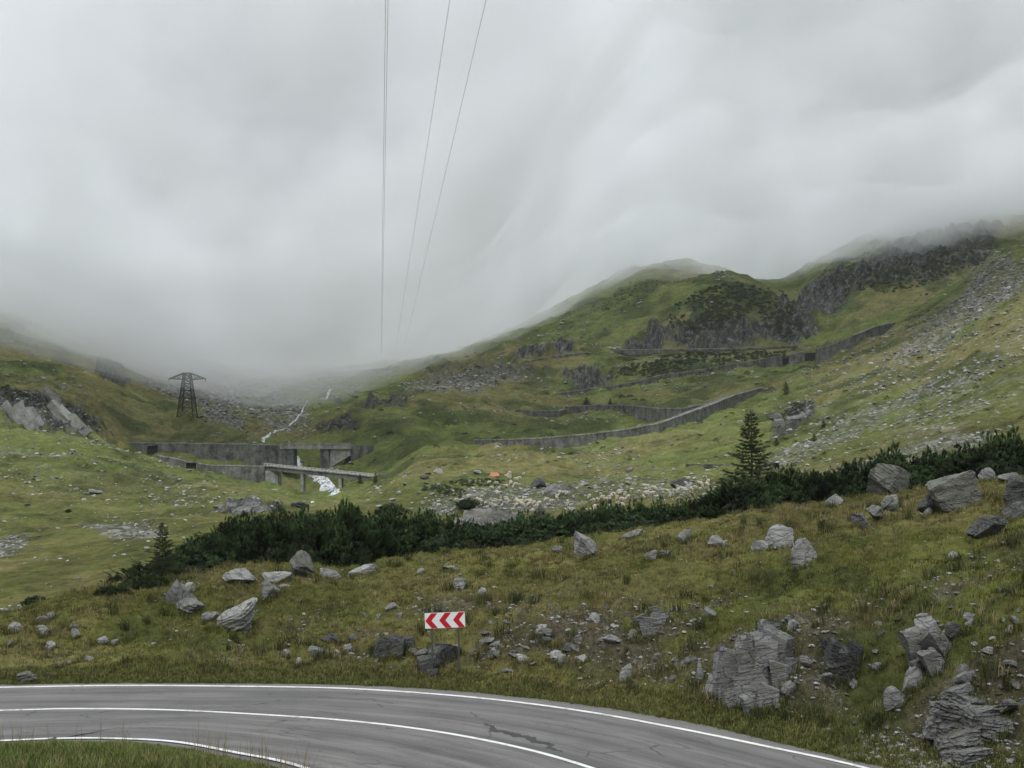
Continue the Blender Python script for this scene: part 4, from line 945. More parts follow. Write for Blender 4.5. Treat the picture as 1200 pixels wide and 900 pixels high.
# ------------------------------------------------------------------ dwarf pines
def shoot_mesh(P, D, L, r, needle=.11, w=.028, rings=4, per=6):
    """upright pine shoots: each a brush of needles round a short stem"""
    n = len(P); k = rings * per
    t = np.linspace(.12, .95, rings); a0 = np.arange(per) / per * 6.283
    up = D / np.linalg.norm(D, axis=1)[:, None]
    ref = np.where(np.abs(up[:, 2:3]) < .9, [[0, 0, 1.]], [[1., 0, 0]]); u = np.cross(up, ref); u /= np.linalg.norm(u, axis=1)[:, None]; v = np.cross(up, u)
    T_, A = np.meshgrid(t, a0, indexing='ij'); T_ = T_.ravel(); A = A.ravel()[None] + r.uniform(0, 6.28, (n, 1)) + T_[None] * 2.3
    rad = np.cos(A)[..., None] * u[:, None] + np.sin(A)[..., None] * v[:, None]
    base = P[:, None] + up[:, None] * (L[:, None] * T_[None])[..., None]
    nl = needle * r.uniform(.7, 1.2, (n, k)) * (1.15 - .5 * T_[None])
    tip = base + rad * (nl * .75)[..., None] + up[:, None] * (nl * .75)[..., None]
    sd = np.cross(rad, up[:, None]) * (w * .5)
    V = np.stack([base - sd, base + sd, tip], 2).reshape(-1, 3); T = np.arange(n * k * 3).reshape(-1, 3)
    return V, T
def pine_proto(seed, R, H, ns):
    r = np.random.default_rng(seed)
    th = r.uniform(0, 6.283, ns); q = np.sqrt(r.random(ns)) * 1.0
    lob = 1 + .22 * np.sin(3 * th + seed) + .13 * np.sin(5 * th + seed * 2.3)
    x = np.cos(th) * q * R * lob; y = np.sin(th) * q * R * lob
    bumps = 1.5 * fbm2(x * 1.0 + seed * 7, y * 1.0, 3, 201)
    z = H * (1 - q ** 2.4) * (.74 + .42 * bumps) + H * .06
    z = np.where(q > .8, r.uniform(.05, .55, ns) * H * .8, z) * r.uniform(.72, 1.05, ns)
    P = np.stack([x, y, np.maximum(z, .1)], -1)
    D = np.stack([x / R * .7 + r.normal(0, .3, ns), y / R * .7 + r.normal(0, .3, ns), np.full(ns, 1.0)], -1)
    L = r.uniform(.16, .32, ns) * (H / 2.2) * np.where(r.random(ns) < .05, 1.6, 1)
    V, T = shoot_mesh(P, D, L, r, .15 * (H / 2.6 + .2), .045, 4, 6)
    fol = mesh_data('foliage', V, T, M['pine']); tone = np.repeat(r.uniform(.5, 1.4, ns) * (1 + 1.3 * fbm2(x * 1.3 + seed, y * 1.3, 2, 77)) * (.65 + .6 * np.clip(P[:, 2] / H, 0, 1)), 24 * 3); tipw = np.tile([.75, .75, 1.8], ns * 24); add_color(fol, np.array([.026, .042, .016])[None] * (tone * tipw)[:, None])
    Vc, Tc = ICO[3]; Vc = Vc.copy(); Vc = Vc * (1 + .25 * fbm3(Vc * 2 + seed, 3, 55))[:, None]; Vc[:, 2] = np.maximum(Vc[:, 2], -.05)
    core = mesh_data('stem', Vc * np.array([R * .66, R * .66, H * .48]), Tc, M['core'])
    return fol, core
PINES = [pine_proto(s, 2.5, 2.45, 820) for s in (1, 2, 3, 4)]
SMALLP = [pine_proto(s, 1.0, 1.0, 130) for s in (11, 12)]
def pine(name, X, Y, s, sz_, label, group, proto, rz, cat='dwarf pine', parts=True):
    z = float(hz(X, Y)[0])
    fol, core = proto
    if not parts: z -= .12 * sz_
    if parts:
        e = bpy.data.objects.new(name, None); COL.objects.link(e); e.location = (X, Y, z - .1); e.scale = (s, s, sz_); e.rotation_euler = (0, 0, rz); e.empty_display_size = .3
        tag(e, label, cat, group)
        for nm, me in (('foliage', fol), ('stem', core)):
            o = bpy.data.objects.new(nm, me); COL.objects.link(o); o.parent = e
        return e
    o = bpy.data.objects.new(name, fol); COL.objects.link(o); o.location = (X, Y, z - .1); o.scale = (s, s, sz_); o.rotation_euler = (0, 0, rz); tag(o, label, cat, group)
    return o
TOP = {100: 702, 130: 682, 175: 668, 210: 652, 250: 622, 300: 603, 340: 598, 400: 597, 450: 601, 480: 612, 560: 617, 620: 613, 680: 605, 760: 596, 845: 588, 862: 566, 900: 556, 960: 551, 1010: 545, 1060: 534, 1100: 527, 1135: 523, 1150: 545, 1160: 522, 1200: 517, 1260: 512}
r = np.random.default_rng(21); placed = []; cnt = 0
tries = 0
while tries < 9000 and cnt < 285:
    tries += 1
    px = r.uniform(96, 1250); yc = float(across(CRY, px)); Y = yc + 5 + r.random() ** 1.3 * (68 if px < 850 else 22)
    X = (px - CX) / F * Y; z = float(hz(X, Y)[0]); s = r.uniform(.8, 1.25); 
    top_allowed = float(np.interp(px, sorted(TOP), [TOP[k] for k in sorted(TOP)]))
    gpy = HY - F * (z - CZ) / Y
    hpx = 2.35 * F / Y
    want = gpy - top_allowed
    if want < .3 * hpx: continue
    sc = min(1.15, want / hpx) * r.uniform(.82, 1.04)
    if sc < .42: continue
    if px < 180: s *= .6
    if any((X - a) ** 2 + (Y - b_) ** 2 < (2.1 * (s + c_) * .5 * 1.15) ** 2 for a, b_, c_ in placed): continue
    # nothing of it would show behind the crest
    crest_py = float(np.interp(px, cpx, PY[(rowsY < Y) & (rowsY > 30)].min(0)))
    if gpy - hpx * sc > crest_py - 2: continue
    placed.append((X, Y, s)); cnt += 1
    right = px > 850
    # 
    lab = 'dark dwarf mountain pine crowding the right belt by the tall spruce' if right else ('dark dwarf mountain pine in the long belt left of the sign' if px < 560 else 'dark dwarf mountain pine in the low middle stretch of the belt')
    pine('dwarf_pine', X, Y, s, sc * 1.05, lab, 'dwarf pines in the right part of the belt' if right else ('dwarf pines in the left half of the belt' if px < 560 else 'dwarf pines in the middle of the belt'), PINES[r.integers(4)], r.uniform(0, 6.28))
print('pines', cnt)
for (px, py, w, lab) in ((458, 604, 42, 'broad dark dwarf pine mound above the belt beside the stream'), (548, 594, 30, 'small dark dwarf pine mound in the pasture below the sheep'), (41, 731, 32, 'low dwarf pine by the left rock pile at the foot of the bank'), (80, 600, 8, 'single dark dwarf pine alone on the left slope')):
    g = cast(px, py, 68); k = w * g[1] / F / 5.0
    pine('dwarf_pine', g[0], g[1], k, k * (.75 if w > 20 else 1.1), lab, None, PINES[1], .4)
for i, (px, py, w) in enumerate(((111, 706, 20), (121, 701, 24), (133, 697, 28), (147, 692, 31), (161, 689, 34), (176, 686, 34))):
    g = cast(px, py, 45); k = w * g[1] / F / 5.0
    pine('dwarf_pine', g[0], g[1] + .8, k, k * .95, 'low dwarf pine at the tapering lower left tip of the belt', 'dwarf pines at the left tip of the belt', PINES[i % 4], i * 1.1)
# dots of young pines on the slopes
n = 0; tries = 0; r = np.random.default_rng(33)
while n < 190 and tries < 4000:
    tries += 1
    px = r.uniform(380, 1200); py = r.uniform(360, 552)
    g = cast(px, py, 150)
    if g[1] > 800 or float(hz(g[0], g[1], Mscree)[0]) > .6: continue
    if vn2(np.array([g[0] * .02]), np.array([g[1] * .02]), 77)[0] < -.25: continue
    s = r.uniform(1.3, 4.4) ** 1.0 * g[1] / F
    pine('slope_pine', g[0], g[1], s, s * r.uniform(.9, 1.8), 'tiny dark young pine dotted over the far green slopes', 'young pines dotted over the far slopes', SMALLP[r.integers(2)], r.uniform(0, 6), 'young pine', False); n += 1
# scrub mantling the crags: one mass
pts = []
r = np.random.default_rng(44)
def blob(n, cx, cy, rx, ry, y0, ang=0):
    for _ in range(int(n * 1.5)):
        a = r.uniform(0, 6.283); q = r.random() ** .62 * 1.12; dx, dy = rx * q * math.cos(a), ry * q * math.sin(a); c, s = math.cos(math.radians(ang)), math.sin(math.radians(ang))
        g = cast(cx + dx * c - dy * s, cy + dx * s + dy * c, y0)
        if g[1] < 1100 and fbm2(np.array([g[0] * .03]), np.array([g[2] * .05 + g[1] * .03]), 3, 88)[0] > -.3: pts.append(g)
blob(330, 835, 362, 48, 22, 700, -15); blob(140, 870, 345, 45, 12, 700); blob(170, 800, 425, 75, 9, 620, -8); blob(90, 900, 418, 40, 6, 620); blob(60, 770, 434, 25, 7, 620)
blob(280, 1060, 318, 60, 20, 800, -12); blob(150, 985, 325, 32, 18, 800, -35); blob(50, 1120, 305, 40, 12, 800, -15); blob(130, 915, 372, 25, 18, 760, 30)
blob(60, 40, 468, 45, 9, 380, 15); blob(40, 85, 486, 35, 8, 380, 30); blob(50, 930, 480, 22, 6, 200, -35); blob(70, 520, 575, 25, 6, 200, 10); blob(50, 560, 566, 30, 4, 200); blob(60, 740, 345, 35, 12, 860, -30)
pts = np.array(pts); Vs, Ts, n0 = [], [], 0
VV, TT = [], []
for g in pts:
    s = r.uniform(.8, 2.4) * g[1] / F * (.62 if g[1] > 880 else 1)
    k = 24
    a = r.normal(size=(k, 3)); a /= np.linalg.norm(a, axis=1)[:, None]; a[:, 2] = np.abs(a[:, 2]) * .9
    c = g + a * s * r.uniform(.55, 1.1, (k, 1)); 
    e1 = np.cross(a, r.normal(size=(k, 3))); e1 /= np.linalg.norm(e1, axis=1)[:, None]; e2 = np.cross(a, e1) + a * .4
    q = s * .42
    V_ = np.stack([c + e1 * q, c - e1 * q * .5 + e2 * q, c - e1 * q * .5 - e2 * q, c + a * q], 1).reshape(-1, 3); o = np.arange(k) * 4
    VV.append(V_); TT.append(np.concatenate([np.stack([o, o + 1, o + 2], -1), np.stack([o, o + 1, o + 3], -1), np.stack([o + 1, o + 2, o + 3], -1), np.stack([o + 2, o, o + 3], -1)]) + n0); n0 += k * 4
tag(link('crag_scrub', mesh_data('crag_scrub', np.concatenate(VV), np.concatenate(TT), M['scrub'])), kind='stuff')

# ------------------------------------------------------------------ spruces
def spruce(px, py, hpx, label, seed, thin=1.0, ymin=64, Yd=None):
    if Yd: Y = Yd; X = (px - CX) / F * Y; g = np.array([X, Y, float(hz(X, Y)[0])]); H = CZ + (HY - (py - hpx)) / F * Y - g[2]
    else: g = cast(px, py, ymin); H = hpx * g[1] / F
    e = bpy.data.objects.new('spruce_tree', None); COL.objects.link(e); e.location = g - np.array([0, 0, .1]); tag(e, label, 'spruce')
    mb = MB(); mb.tube([(0, 0, 0), (.01 * H, 0, H * .5), (0, 0, H * .985)], .017 * H, 8, .003 * H); 
    r = np.random.default_rng(seed); P, D, L = [], [], []
    tiers = 30
    for i in range(tiers):
        f_ = .07 + .9 * (i / (tiers - 1)) ** .95; z = H * f_
        ln = H * .37 * thin * (1 - f_) ** .8 * r.uniform(.85, 1.1) + H * .012
        if f_ < .2: ln *= .85
        nb_ = int(r.integers(4, 7)); a0 = r.uniform(0, 6.28)
        for b_ in range(nb_):
            a = a0 + 6.283 * b_ / nb_ + r.uniform(-.25, .25); l = ln * r.uniform(.4, 1.2)
            up = .32 if f_ > .75 else .08
            d = np.array([math.cos(a), math.sin(a), 0])
            ts = np.linspace(0, 1, 6); br = np.array([0, 0, z]) + d * (ts[:, None] * l) + np.array([0, 0, 1]) * (l * (up * ts - .42 * ts ** 1 * (1 - f_) + .22 * ts ** 2.5))[:, None]
            mb.tube(br, .0035 * H * (1 - f_) + .004, 4, .002)
            m = max(6, int(27 * l / (H * .2)))
            for k in range(m):
                t_ = r.uniform(.15, 1); q = np.array([np.interp(t_, ts, br[:, c]) for c in range(3)])
                sd = np.array([-d[1], d[0], 0]) * r.choice([-1, 1]) * r.uniform(.2, 1.0) + d * .7 + np.array([0, 0, r.uniform(-.35, .25)])
                P.append(q); D.append(sd); L.append((l * .26 * (1.15 - .6 * t_) + .012 * H) * r.uniform(.6, 1.2))
    for k in range(8):
        P.append((0, 0, H * (.9 + .1 * k / 8))); D.append((r.normal(0, .4), r.normal(0, .4), 1)); L.append(.05 * H)
    mb.build('trunk', M['bark'], e)
    V, T = shoot_mesh(np.array(P, float), np.array(D, float), np.array(L), r, .014 * H, .0042 * H, 6, 4)
    link('crown', mesh_data('crown', V, T, M['spruce']), e)
    return e
spruce(880, 566, 84, 'tall lone spruce rising above the right part of the dwarf pine belt', 3, 1.0, Yd=96)
spruce(190, 672, 62, 'slender spruce at the left end of the dwarf pine belt', 5, 1.0, Yd=56.5)
spruce(422, 567, 12, 'small young spruce, left of two at the end of the sloping bridge', 7, 1.1, ymin=200)
spruce(440, 566, 12, 'small young spruce, right of two at the end of the sloping bridge', 8, 1.1, ymin=200)
spruce(921, 462, 15, 'small spruce on the right slope above the dark crag', 9, 1.2, ymin=200)
spruce(965, 500, 9, 'tiny spruce at the top of the right stone run', 10, 1.3, ymin=150)
spruce(687, 477, 12, 'dark bushy spruce just above the middle terrace wall', 12, 1.8, ymin=400)
spruce(715, 475, 9, 'thin little spruce right of the bushy one above the middle wall', 13, 1.2, ymin=400)
spruce(954, 518, 10, 'small round spruce beside the right stone run', 14, 1.5, ymin=150)
spruce(910, 522, 9, 'small round spruce on the pasture right of the tall lone spruce', 15, 1.6, ymin=150)

# ------------------------------------------------------------------ walls, bridges
def smoothY(pts, ymin, ymax=1200, fixed=None):
    Y = np.array([cast(px, pb, ymin, ymax)[1] for px, pt, pb in pts])
    if fixed: Y[:] = fixed
    i = np.arange(len(pts)); c = np.polyfit(i, Y, min(2, len(pts) - 1)); return np.polyval(c, i) * .6 + Y * .4
def wall(name, pts, label, ymin, mat='wall', thick=4.0, cat='retaining wall', group=None, Y=None, under=3.0, coping=True, parent=None, dense=6):
    """masonry retaining wall: pts (px, top, bottom); road surface runs behind its top"""
    P = np.array(pts, float); Yv = smoothY(pts, ymin) if Y is None else np.interp(np.arange(len(pts)), np.linspace(0, len(pts) - 1, len(Y)), Y)
    q = np.linspace(0, len(pts) - 1, (len(pts) - 1) * dense + 1); i0 = np.arange(len(pts))
    px = np.interp(q, i0, P[:, 0]); pt = np.interp(q, i0, P[:, 1]); pb = np.interp(q, i0, P[:, 2]); Yq = np.interp(q, i0, Yv)
    X = (px - CX) / F * Yq; zt = zof(pt, Yq); zb = zof(pb, Yq) - under
    zt = zt + .12 * fbm2(X * .3, Yq * .3, 2, 301)
    m = len(q)
    d = np.stack([np.gradient(X), np.gradient(Yq)], -1); d /= np.linalg.norm(d, axis=1)[:, None]; nrm = np.stack([-d[:, 1], d[:, 0]], -1)
    nrm[nrm[:, 1] < 0] *= -1
    bat = .06 * (zt - zb)
    f0 = np.stack([X - nrm[:, 0] * bat, Yq - nrm[:, 1] * bat, zb], -1); f1 = np.stack([X, Yq, zt], -1); b1 = np.stack([X + nrm[:, 0] * thick, Yq + nrm[:, 1] * thick, zt], -1); b0 = np.stack([X + nrm[:, 0] * thick, Yq + nrm[:, 1] * thick, zb], -1)
    V = np.concatenate([f0, f1, b1, b0]); k = np.arange(m - 1); Q = []
    for a, c in ((0, 1), (1, 2), (2, 3), (3, 0)):
        Q.append(np.stack([a * m + k, a * m + k + 1, c * m + k + 1, c * m + k], -1))
    Q.append(np.array([[0, m, 2 * m, 3 * m], [m - 1, 4 * m - 1, 3 * m - 1, 2 * m - 1]]))
    root = bpy.data.objects.new(name, None); COL.objects.link(root); root.location = f0[m // 2]; tag(root, label, cat, group)
    def rel(V): return V - np.array(root.location)
    o = link('masonry', mesh_data('masonry', rel(V), np.concatenate(Q), M[mat]), root)
    if coping:
        mb = MB(); ov = .18
        c0 = f1 + np.c_[-nrm * ov, np.full(m, .002)]; c1 = c0 + [0, 0, .42]; c2 = f1 + np.c_[nrm * .7, np.full(m, .422)]; c3 = f1 + np.c_[nrm * .7, np.full(m, .002)]
        V = np.concatenate([c0, c1, c2, c3]); Q = [np.stack([a * m + k, a * m + k + 1, c * m + k + 1, c * m + k], -1) for a, c in ((0, 1), (1, 2), (2, 3), (3, 0))] + [np.array([[0, m, 2 * m, 3 * m], [m - 1, 4 * m - 1, 3 * m - 1, 2 * m - 1]])]
        link('coping', mesh_data('coping', rel(V), np.concatenate(Q), M['conc']), root)
    return root, (X, Yq, zt, zb, nrm)
def opening(root, px0, px1, pt, pb, Y, name='culvert_opening'):
    """culvert mouth: concrete surround standing proud of the wall, back inside it coloured near-black as shade"""
    x0, x1 = (px0 - CX) / F * Y, (px1 - CX) / F * Y; zt, zb = zof(pt, Y), zof(pb, Y); t = .45; dp = 1.2
    mb = MB(); ym = Y - dp / 2
    mb.box(((x0 + x1) / 2, ym, zt + t / 2 + .003), (x1 - x0 + 2 * t, dp, t)); mb.box((x0 - t / 2, ym, (zt + zb) / 2 - .5), (t, dp, zt - zb + 1)); mb.box((x1 + t / 2, ym, (zt + zb) / 2 - .5), (t, dp, zt - zb + 1))
    o = mb.build(name, M['wall'], root); o.location = -np.array(root.location)
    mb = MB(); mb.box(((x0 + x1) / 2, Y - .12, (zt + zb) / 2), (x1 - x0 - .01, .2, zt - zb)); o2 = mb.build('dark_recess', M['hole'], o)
# upper viaduct wall
w1, d1 = wall('viaduct_wall', [(152, 519, 528), (168, 519.5, 534), (190, 520, 534), (215, 520, 538), (250, 520.5, 541), (290, 521, 543), (318, 522, 545), (331, 522.5, 546)], 'long stained wall carrying the upper road left of the upper bridge', 400, Y=[476, 472, 470, 470, 472], cat='road wall')
opening(w1, 174, 186, 522.5, 532, 468.5)
w2, d2 = wall('viaduct_wall', [(183, 534, 541), (200, 537, 550), (217, 541, 557), (233, 544, 560), (250, 546, 563), (285, 546.5, 565), (310, 547, 567)], 'long stained wall carrying the lower road left of the sloping bridge', 380, Y=[432, 429, 427, 427], cat='road wall')
opening(w2, 219, 231, 542.5, 556, 424.5)
# upper bridge
Yu = 472.
def wx(px, Y): return (px - CX) / F * Y
e = bpy.data.objects.new('road_bridge', None); COL.objects.link(e); e.location = (wx(372, Yu), Yu, zof(545, Yu)); tag(e, 'flat concrete bridge with thick abutments carrying the upper road over the waterfall', 'bridge')
def rel_build(mb, nm, mat, par):
    o = mb.build(nm, mat, par); o.location = -np.array(e.location); return o
mb = MB(); mb.box(((wx(329, Yu) + wx(411, Yu)) / 2, Yu + 3, zof(523.6, Yu)), (wx(411, Yu) - wx(329, Yu), 8.4, (526.2 - 521) / F * Yu)); rel_build(mb, 'deck', M['conc'], e)
mb = MB(); mb.box(((wx(329, Yu) + wx(411, Yu)) / 2, Yu - 1.0, zof(520.4, Yu)), (wx(411, Yu) - wx(329, Yu), .4, .8)); rel_build(mb, 'parapet', M['conc'], e)
def prism(mb, pp, Y, th):
    n = len(pp); A = np.array([(wx(px, Y), Y, zof(py, Y)) for px, py in pp]); Bk = A + [0, th, 0]
    V = np.concatenate([A, Bk]); Q = [[i, (i + 1) % n, n + (i + 1) % n, n + i] for i in range(n)]
    if n == 4: Q += [[3, 2, 1, 0], [4, 5, 6, 7]]
    mb.add(V, Q)
mb = MB(); prism(mb, [(330, 526.3), (344, 526.3), (344, 548), (326, 548)], Yu - .4, 8); rel_build(mb, 'abutment', M['wall'], e)
mb = MB(); prism(mb, [(375, 526.3), (385, 526.3), (387, 550), (375, 550)], Yu - .4, 8); rel_build(mb, 'abutment', M['wall'], e)
mb = MB(); prism(mb, [(387, 526.3), (410, 526.3), (410, 534), (387, 548)], Yu - .2, 5); rel_build(mb, 'wing_wall', M['conc'], e)
w3, _ = wall('retaining_wall', [(411, 522, 534), (424, 522, 533), (438, 522, 529)], 'short grey wall at the right end of the flat upper bridge', 400, Y=[474, 478, 482], coping=False)
# lower sloping bridge
Yl0, Yl1 = 428., 404.
e2_ = bpy.data.objects.new('road_bridge', None); COL.objects.link(e2_); e2_.location = (wx(375, 416), 416, zof(575, 416)); tag(e2_, 'long slim bridge on two piers sloping down to the right below the upper bridge', 'bridge')
a0 = np.array([wx(309, Yl0), Yl0, zof(545.5, Yl0)]); a1 = np.array([wx(449, Yl1), Yl1, zof(559.5, Yl1)])
dirv = (a1 - a0); ln = np.linalg.norm(dirv[:2]); nb_ = np.array([-dirv[1], dirv[0], 0]) / ln
if nb_[1] < 0: nb_ = -nb_
th = 5.6 / F * 416
def slab(mb, p0, p1, front, back, zlo, zhi):
    mb.box8([p0 + nb_ * front + [0, 0, zlo], p1 + nb_ * front + [0, 0, zlo], p1 + nb_ * back + [0, 0, zlo], p0 + nb_ * back + [0, 0, zlo], p0 + nb_ * front + [0, 0, zhi], p1 + nb_ * front + [0, 0, zhi], p1 + nb_ * back + [0, 0, zhi], p0 + nb_ * back + [0, 0, zhi]])
e = e2_
mb = MB(); slab(mb, a0, a1, .5, 6.5, -th, -.25); rel_build(mb, 'girder', M['wall'], e)
mb = MB(); slab(mb, a0, a1, 0, 7, -.245, .1); rel_build(mb, 'deck', M['conc'], e)
mb = MB()
for i in range(34):
    p = a0 + dirv * (i / 33); mb.box(p + nb_ * .25 + [0, 0, .55], (.18, .18, .9))
slab(mb, a0, a1, .2, .3, .85, 1.02); slab(mb, a0, a1, .2, .3, .5, .6); rel_build(mb, 'railing', M['rail'], e)
for px, t_ in ((355, .33), (400.5, .65)):
    p = a0 + dirv * t_; mb = MB(); zb = float(hz(p[0], p[1] + 2)[0]) - 2; mb.box((p[0], p[1] + 3, (p[2] - th + zb) / 2), (1.1, 4.6, p[2] - th - zb - .004)); rel_build(mb, 'pier', M['conc'], e)
mb = MB(); prism(mb, [(309, 551.5), (325.5, 551.5), (326, 572), (309, 572)], Yl0 - .6, 7); rel_build(mb, 'abutment', M['conc'], e)
# terrace walls of the road up the right side
wall('retaining_wall', [(556, 516, 520), (575, 515.5, 525), (600, 515.5, 528), (640, 513.5, 525), (680, 510, 518.5), (700, 508, 515.5), (740, 503, 511), (775, 496, 506), (800, 487, 500), (832, 475.5, 489), (860, 464, 474), (893, 454.5, 459)], 'longest stained retaining wall, curving up from the mid valley pasture', 380)
wall('retaining_wall', [(604, 480.5, 483), (630, 482, 488), (655, 482, 488), (664, 480, 484)], 'short dark wall at the left end of the middle terrace', 470)
wall('retaining_wall', [(662, 477, 482), (700, 475, 482), (740, 475.5, 484), (772, 479, 491), (800, 479, 491), (828, 473.5, 481)], 'middle terrace wall just above the longest wall', 470)
wall('retaining_wall', [(650, 461, 463.5), (685, 457, 461.5), (720, 452, 457.5), (750, 446, 450.5), (775, 440, 445), (825, 433, 438), (850, 428.5, 437), (880, 423.5, 437), (905, 419, 437), (917, 417, 438)], 'upper terrace wall climbing right to the tall gaps', 560, Y=[655, 660, 664, 668, 672, 678, 683, 688, 691, 693])
wall('retaining_wall', [(924.5, 416, 438), (932, 414, 433), (943, 411.5, 431)], 'narrow tall wall block between the two dark gaps', 600, Y=[690, 688, 688])
wall('retaining_wall', [(955.5, 410, 429), (975, 404, 421), (1000, 394, 411), (1025, 383.5, 398), (1040, 380, 391), (1059, 377, 380)], 'high wall right of the dark gaps, tapering up to the slope crest', 560, Y=[640, 612, 594, 604, 616, 634])
# walls behind the two gaps, shade painted in with the near-black colour
g1, _ = wall('gap_wall', [(916, 420, 438), (926, 419.5, 438)], 'recessed wall coloured dark as shade inside the left of two gaps in the high road', 600, 'hole', 3, 'road wall', Y=[697, 697], coping=False)
g2, _ = wall('gap_wall', [(942, 414, 431), (957, 413, 430)], 'recessed wall coloured dark as shade inside the right of two gaps in the high road', 600, 'hole', 3, 'road wall', Y=[695, 695], coping=False)
wall('retaining_wall', [(722, 410, 411.5), (735, 410, 416), (760, 410, 415), (800, 409.5, 411), (850, 408.5, 410), (890, 407.5, 409), (935, 405, 406.5)], 'topmost thin road wall along the foot of the dark cliff', 700, Y=[772, 775, 780, 782], under=.3)
wall('retaining_wall', [(365, 439, 443), (400, 436.5, 442), (430, 433.5, 440), (452, 431.5, 438)], 'faint wall high at the valley head, half lost in fog', 600, Y=[800, 790, 780])
wall('retaining_wall', [(600, 428.5, 430.5), (625, 422, 424), (650, 417, 419), (690, 413, 414.5)], 'thin faint wall at the left end of the topmost road', 640)
# low wall and post near spruce
wall('field_wall', [(806, 543.5, 546.5), (820, 544, 546), (856, 544.3, 546)], 'thin low dark wall in the pasture left of the tall spruce', 150, 'wall', .6, 'wall', coping=False, under=.5)
g = cast(909, 549, 150); e = bpy.data.objects.new('marker_box', None); COL.objects.link(e); e.location = g; tag(e, 'small dark box on a post in the pasture right of the tall spruce', 'box')
k = g[1] / F
mb = MB(); mb.box((0, 0, 4.2 * k), (7 * k, 5 * k, 4.5 * k)); mb.box((0, 0, 6.6 * k), (8 * k, 6 * k, .4 * k)); mb.build('housing', M['steel'], e)
mb = MB(); mb.box((0, 0, .9 * k), (1.2 * k, 1.2 * k, 2 * k)); mb.build('post', M['bark'], e)
# kerb posts on the long wall
for i, px in enumerate(np.r_[np.linspace(776, 793, 5), np.linspace(808, 836, 8)]):
    pt = np.interp(px, [775, 800, 832, 860], [496, 487, 475.5, 464]); Y = 478 + (px - 776) * .55
    mb = MB(); z = zof(pt, Y); mb.box((0, 0, .45), (.4, .4, .9)); mb.box((0, 0, .95), (.3, .3, .12)); o = mb.build('kerb_post', M['rail']); o.location = (wx(px, Y), Y + 1.2, z + .1)
    tag(o, 'short white kerb post in the row on top of the longest retaining wall', 'kerb post', 'kerb posts on the longest wall')

# ------------------------------------------------------------------ stream
wm, nt, b = new_mat('white_water'); geo = N(nt, 'ShaderNodeNewGeometry')
mp = N(nt, 'ShaderNodeMapping'); mp.inputs['Scale'].default_value = (1.2, .5, .35); nt.links.new(geo.outputs['Position'], mp.inputs[0]); n_ = noise(nt, mp.outputs[0], .7, 6, .78)
r_ = ramp(nt, [(.4, (.05, .056, .055)), (.47, (.36, .385, .39)), (.54, (.76, .78, .79))]); nt.links.new(n_, r_.inputs[0]); nt.links.new(r_.outputs[0], b.inputs['Base Color']); b.inputs['Roughness'].default_value = .35
bump(nt, n_, b, .6, .4)
def stream(pts, ymin, ymax=1200):
    """pts: (px, py, width px)"""
    C = [cast(px, py, ymin, ymax) for px, py, w in pts]; W = [w * c[1] / F for (px, py, w), c in zip(pts, C)]
    C = np.array(C); q = np.linspace(0, len(pts) - 1, (len(pts) - 1) * 10 + 1); i0 = np.arange(len(pts))
    X = np.interp(q, i0, C[:, 0]); Y = np.interp(q, i0, C[:, 1]); w = np.interp(q, i0, W) * (1 + .35 * fbm2(q * 1.7, q * 0 + pts[0][0], 3, 401))
    K = 7; t = np.linspace(-.5, .5, K); xx = X[:, None] + t[None] * w[:, None] + (.3 * w * fbm2(q * 1.1, q * 0 + 7, 2, 402))[:, None]; yy = np.repeat(Y[:, None], K, 1)
    zz = hz(xx.ravel(), yy.ravel()).reshape(xx.shape) + .45 * (1 - (2 * t[None]) ** 2) + .12 + .25 * fbm2(xx * .8, yy * .8, 2, 403)
    zz[:, 0] -= .5; zz[:, -1] -= .5
    ii = np.arange(len(q) * K).reshape(-1, K); Q = np.stack([ii[:-1, :-1], ii[:-1, 1:], ii[1:, 1:], ii[1:, :-1]], -1).reshape(-1, 4)
    return np.stack([xx, yy, zz], -1).reshape(-1, 3), Q
Vs, Qs, n0 = [], [], 0
for pts, y0 in (([(346, 534, 5), (349, 541, 9), (351, 548, 11), (353, 553, 6)], 440), ([(366, 554, 9), (374, 561, 17), (386, 569, 21), (393, 577, 15), (386, 583, 8)], 330), ([(366, 590, 5), (360, 597, 11), (356, 599, 8)], 240),
                ([(387, 457, 2.5), (384, 463, 4), (379, 468, 3)], 560), ([(349, 489, 3), (346, 493, 4)], 520), ([(333, 503, 1.5), (320, 508, 2.5), (312, 514, 5), (307, 519, 6)], 480), ([(405, 428, 2.5), (404, 433, 3), (403, 436, 2)], 700), ([(360, 470, 2), (354, 482, 2), (349, 489, 3)], 520), ([(357, 548, 4), (372, 556, 5)], 420), ([(338, 500, 2), (346, 493, 2)], 480)):
    V_, Q_ = stream(pts, y0); Vs.append(V_); Qs.append(Q_ + n0); n0 += len(V_)
tag(link('stream_water', mesh_data('stream_water', np.concatenate(Vs), np.concatenate(Qs), wm, True)), kind='structure')

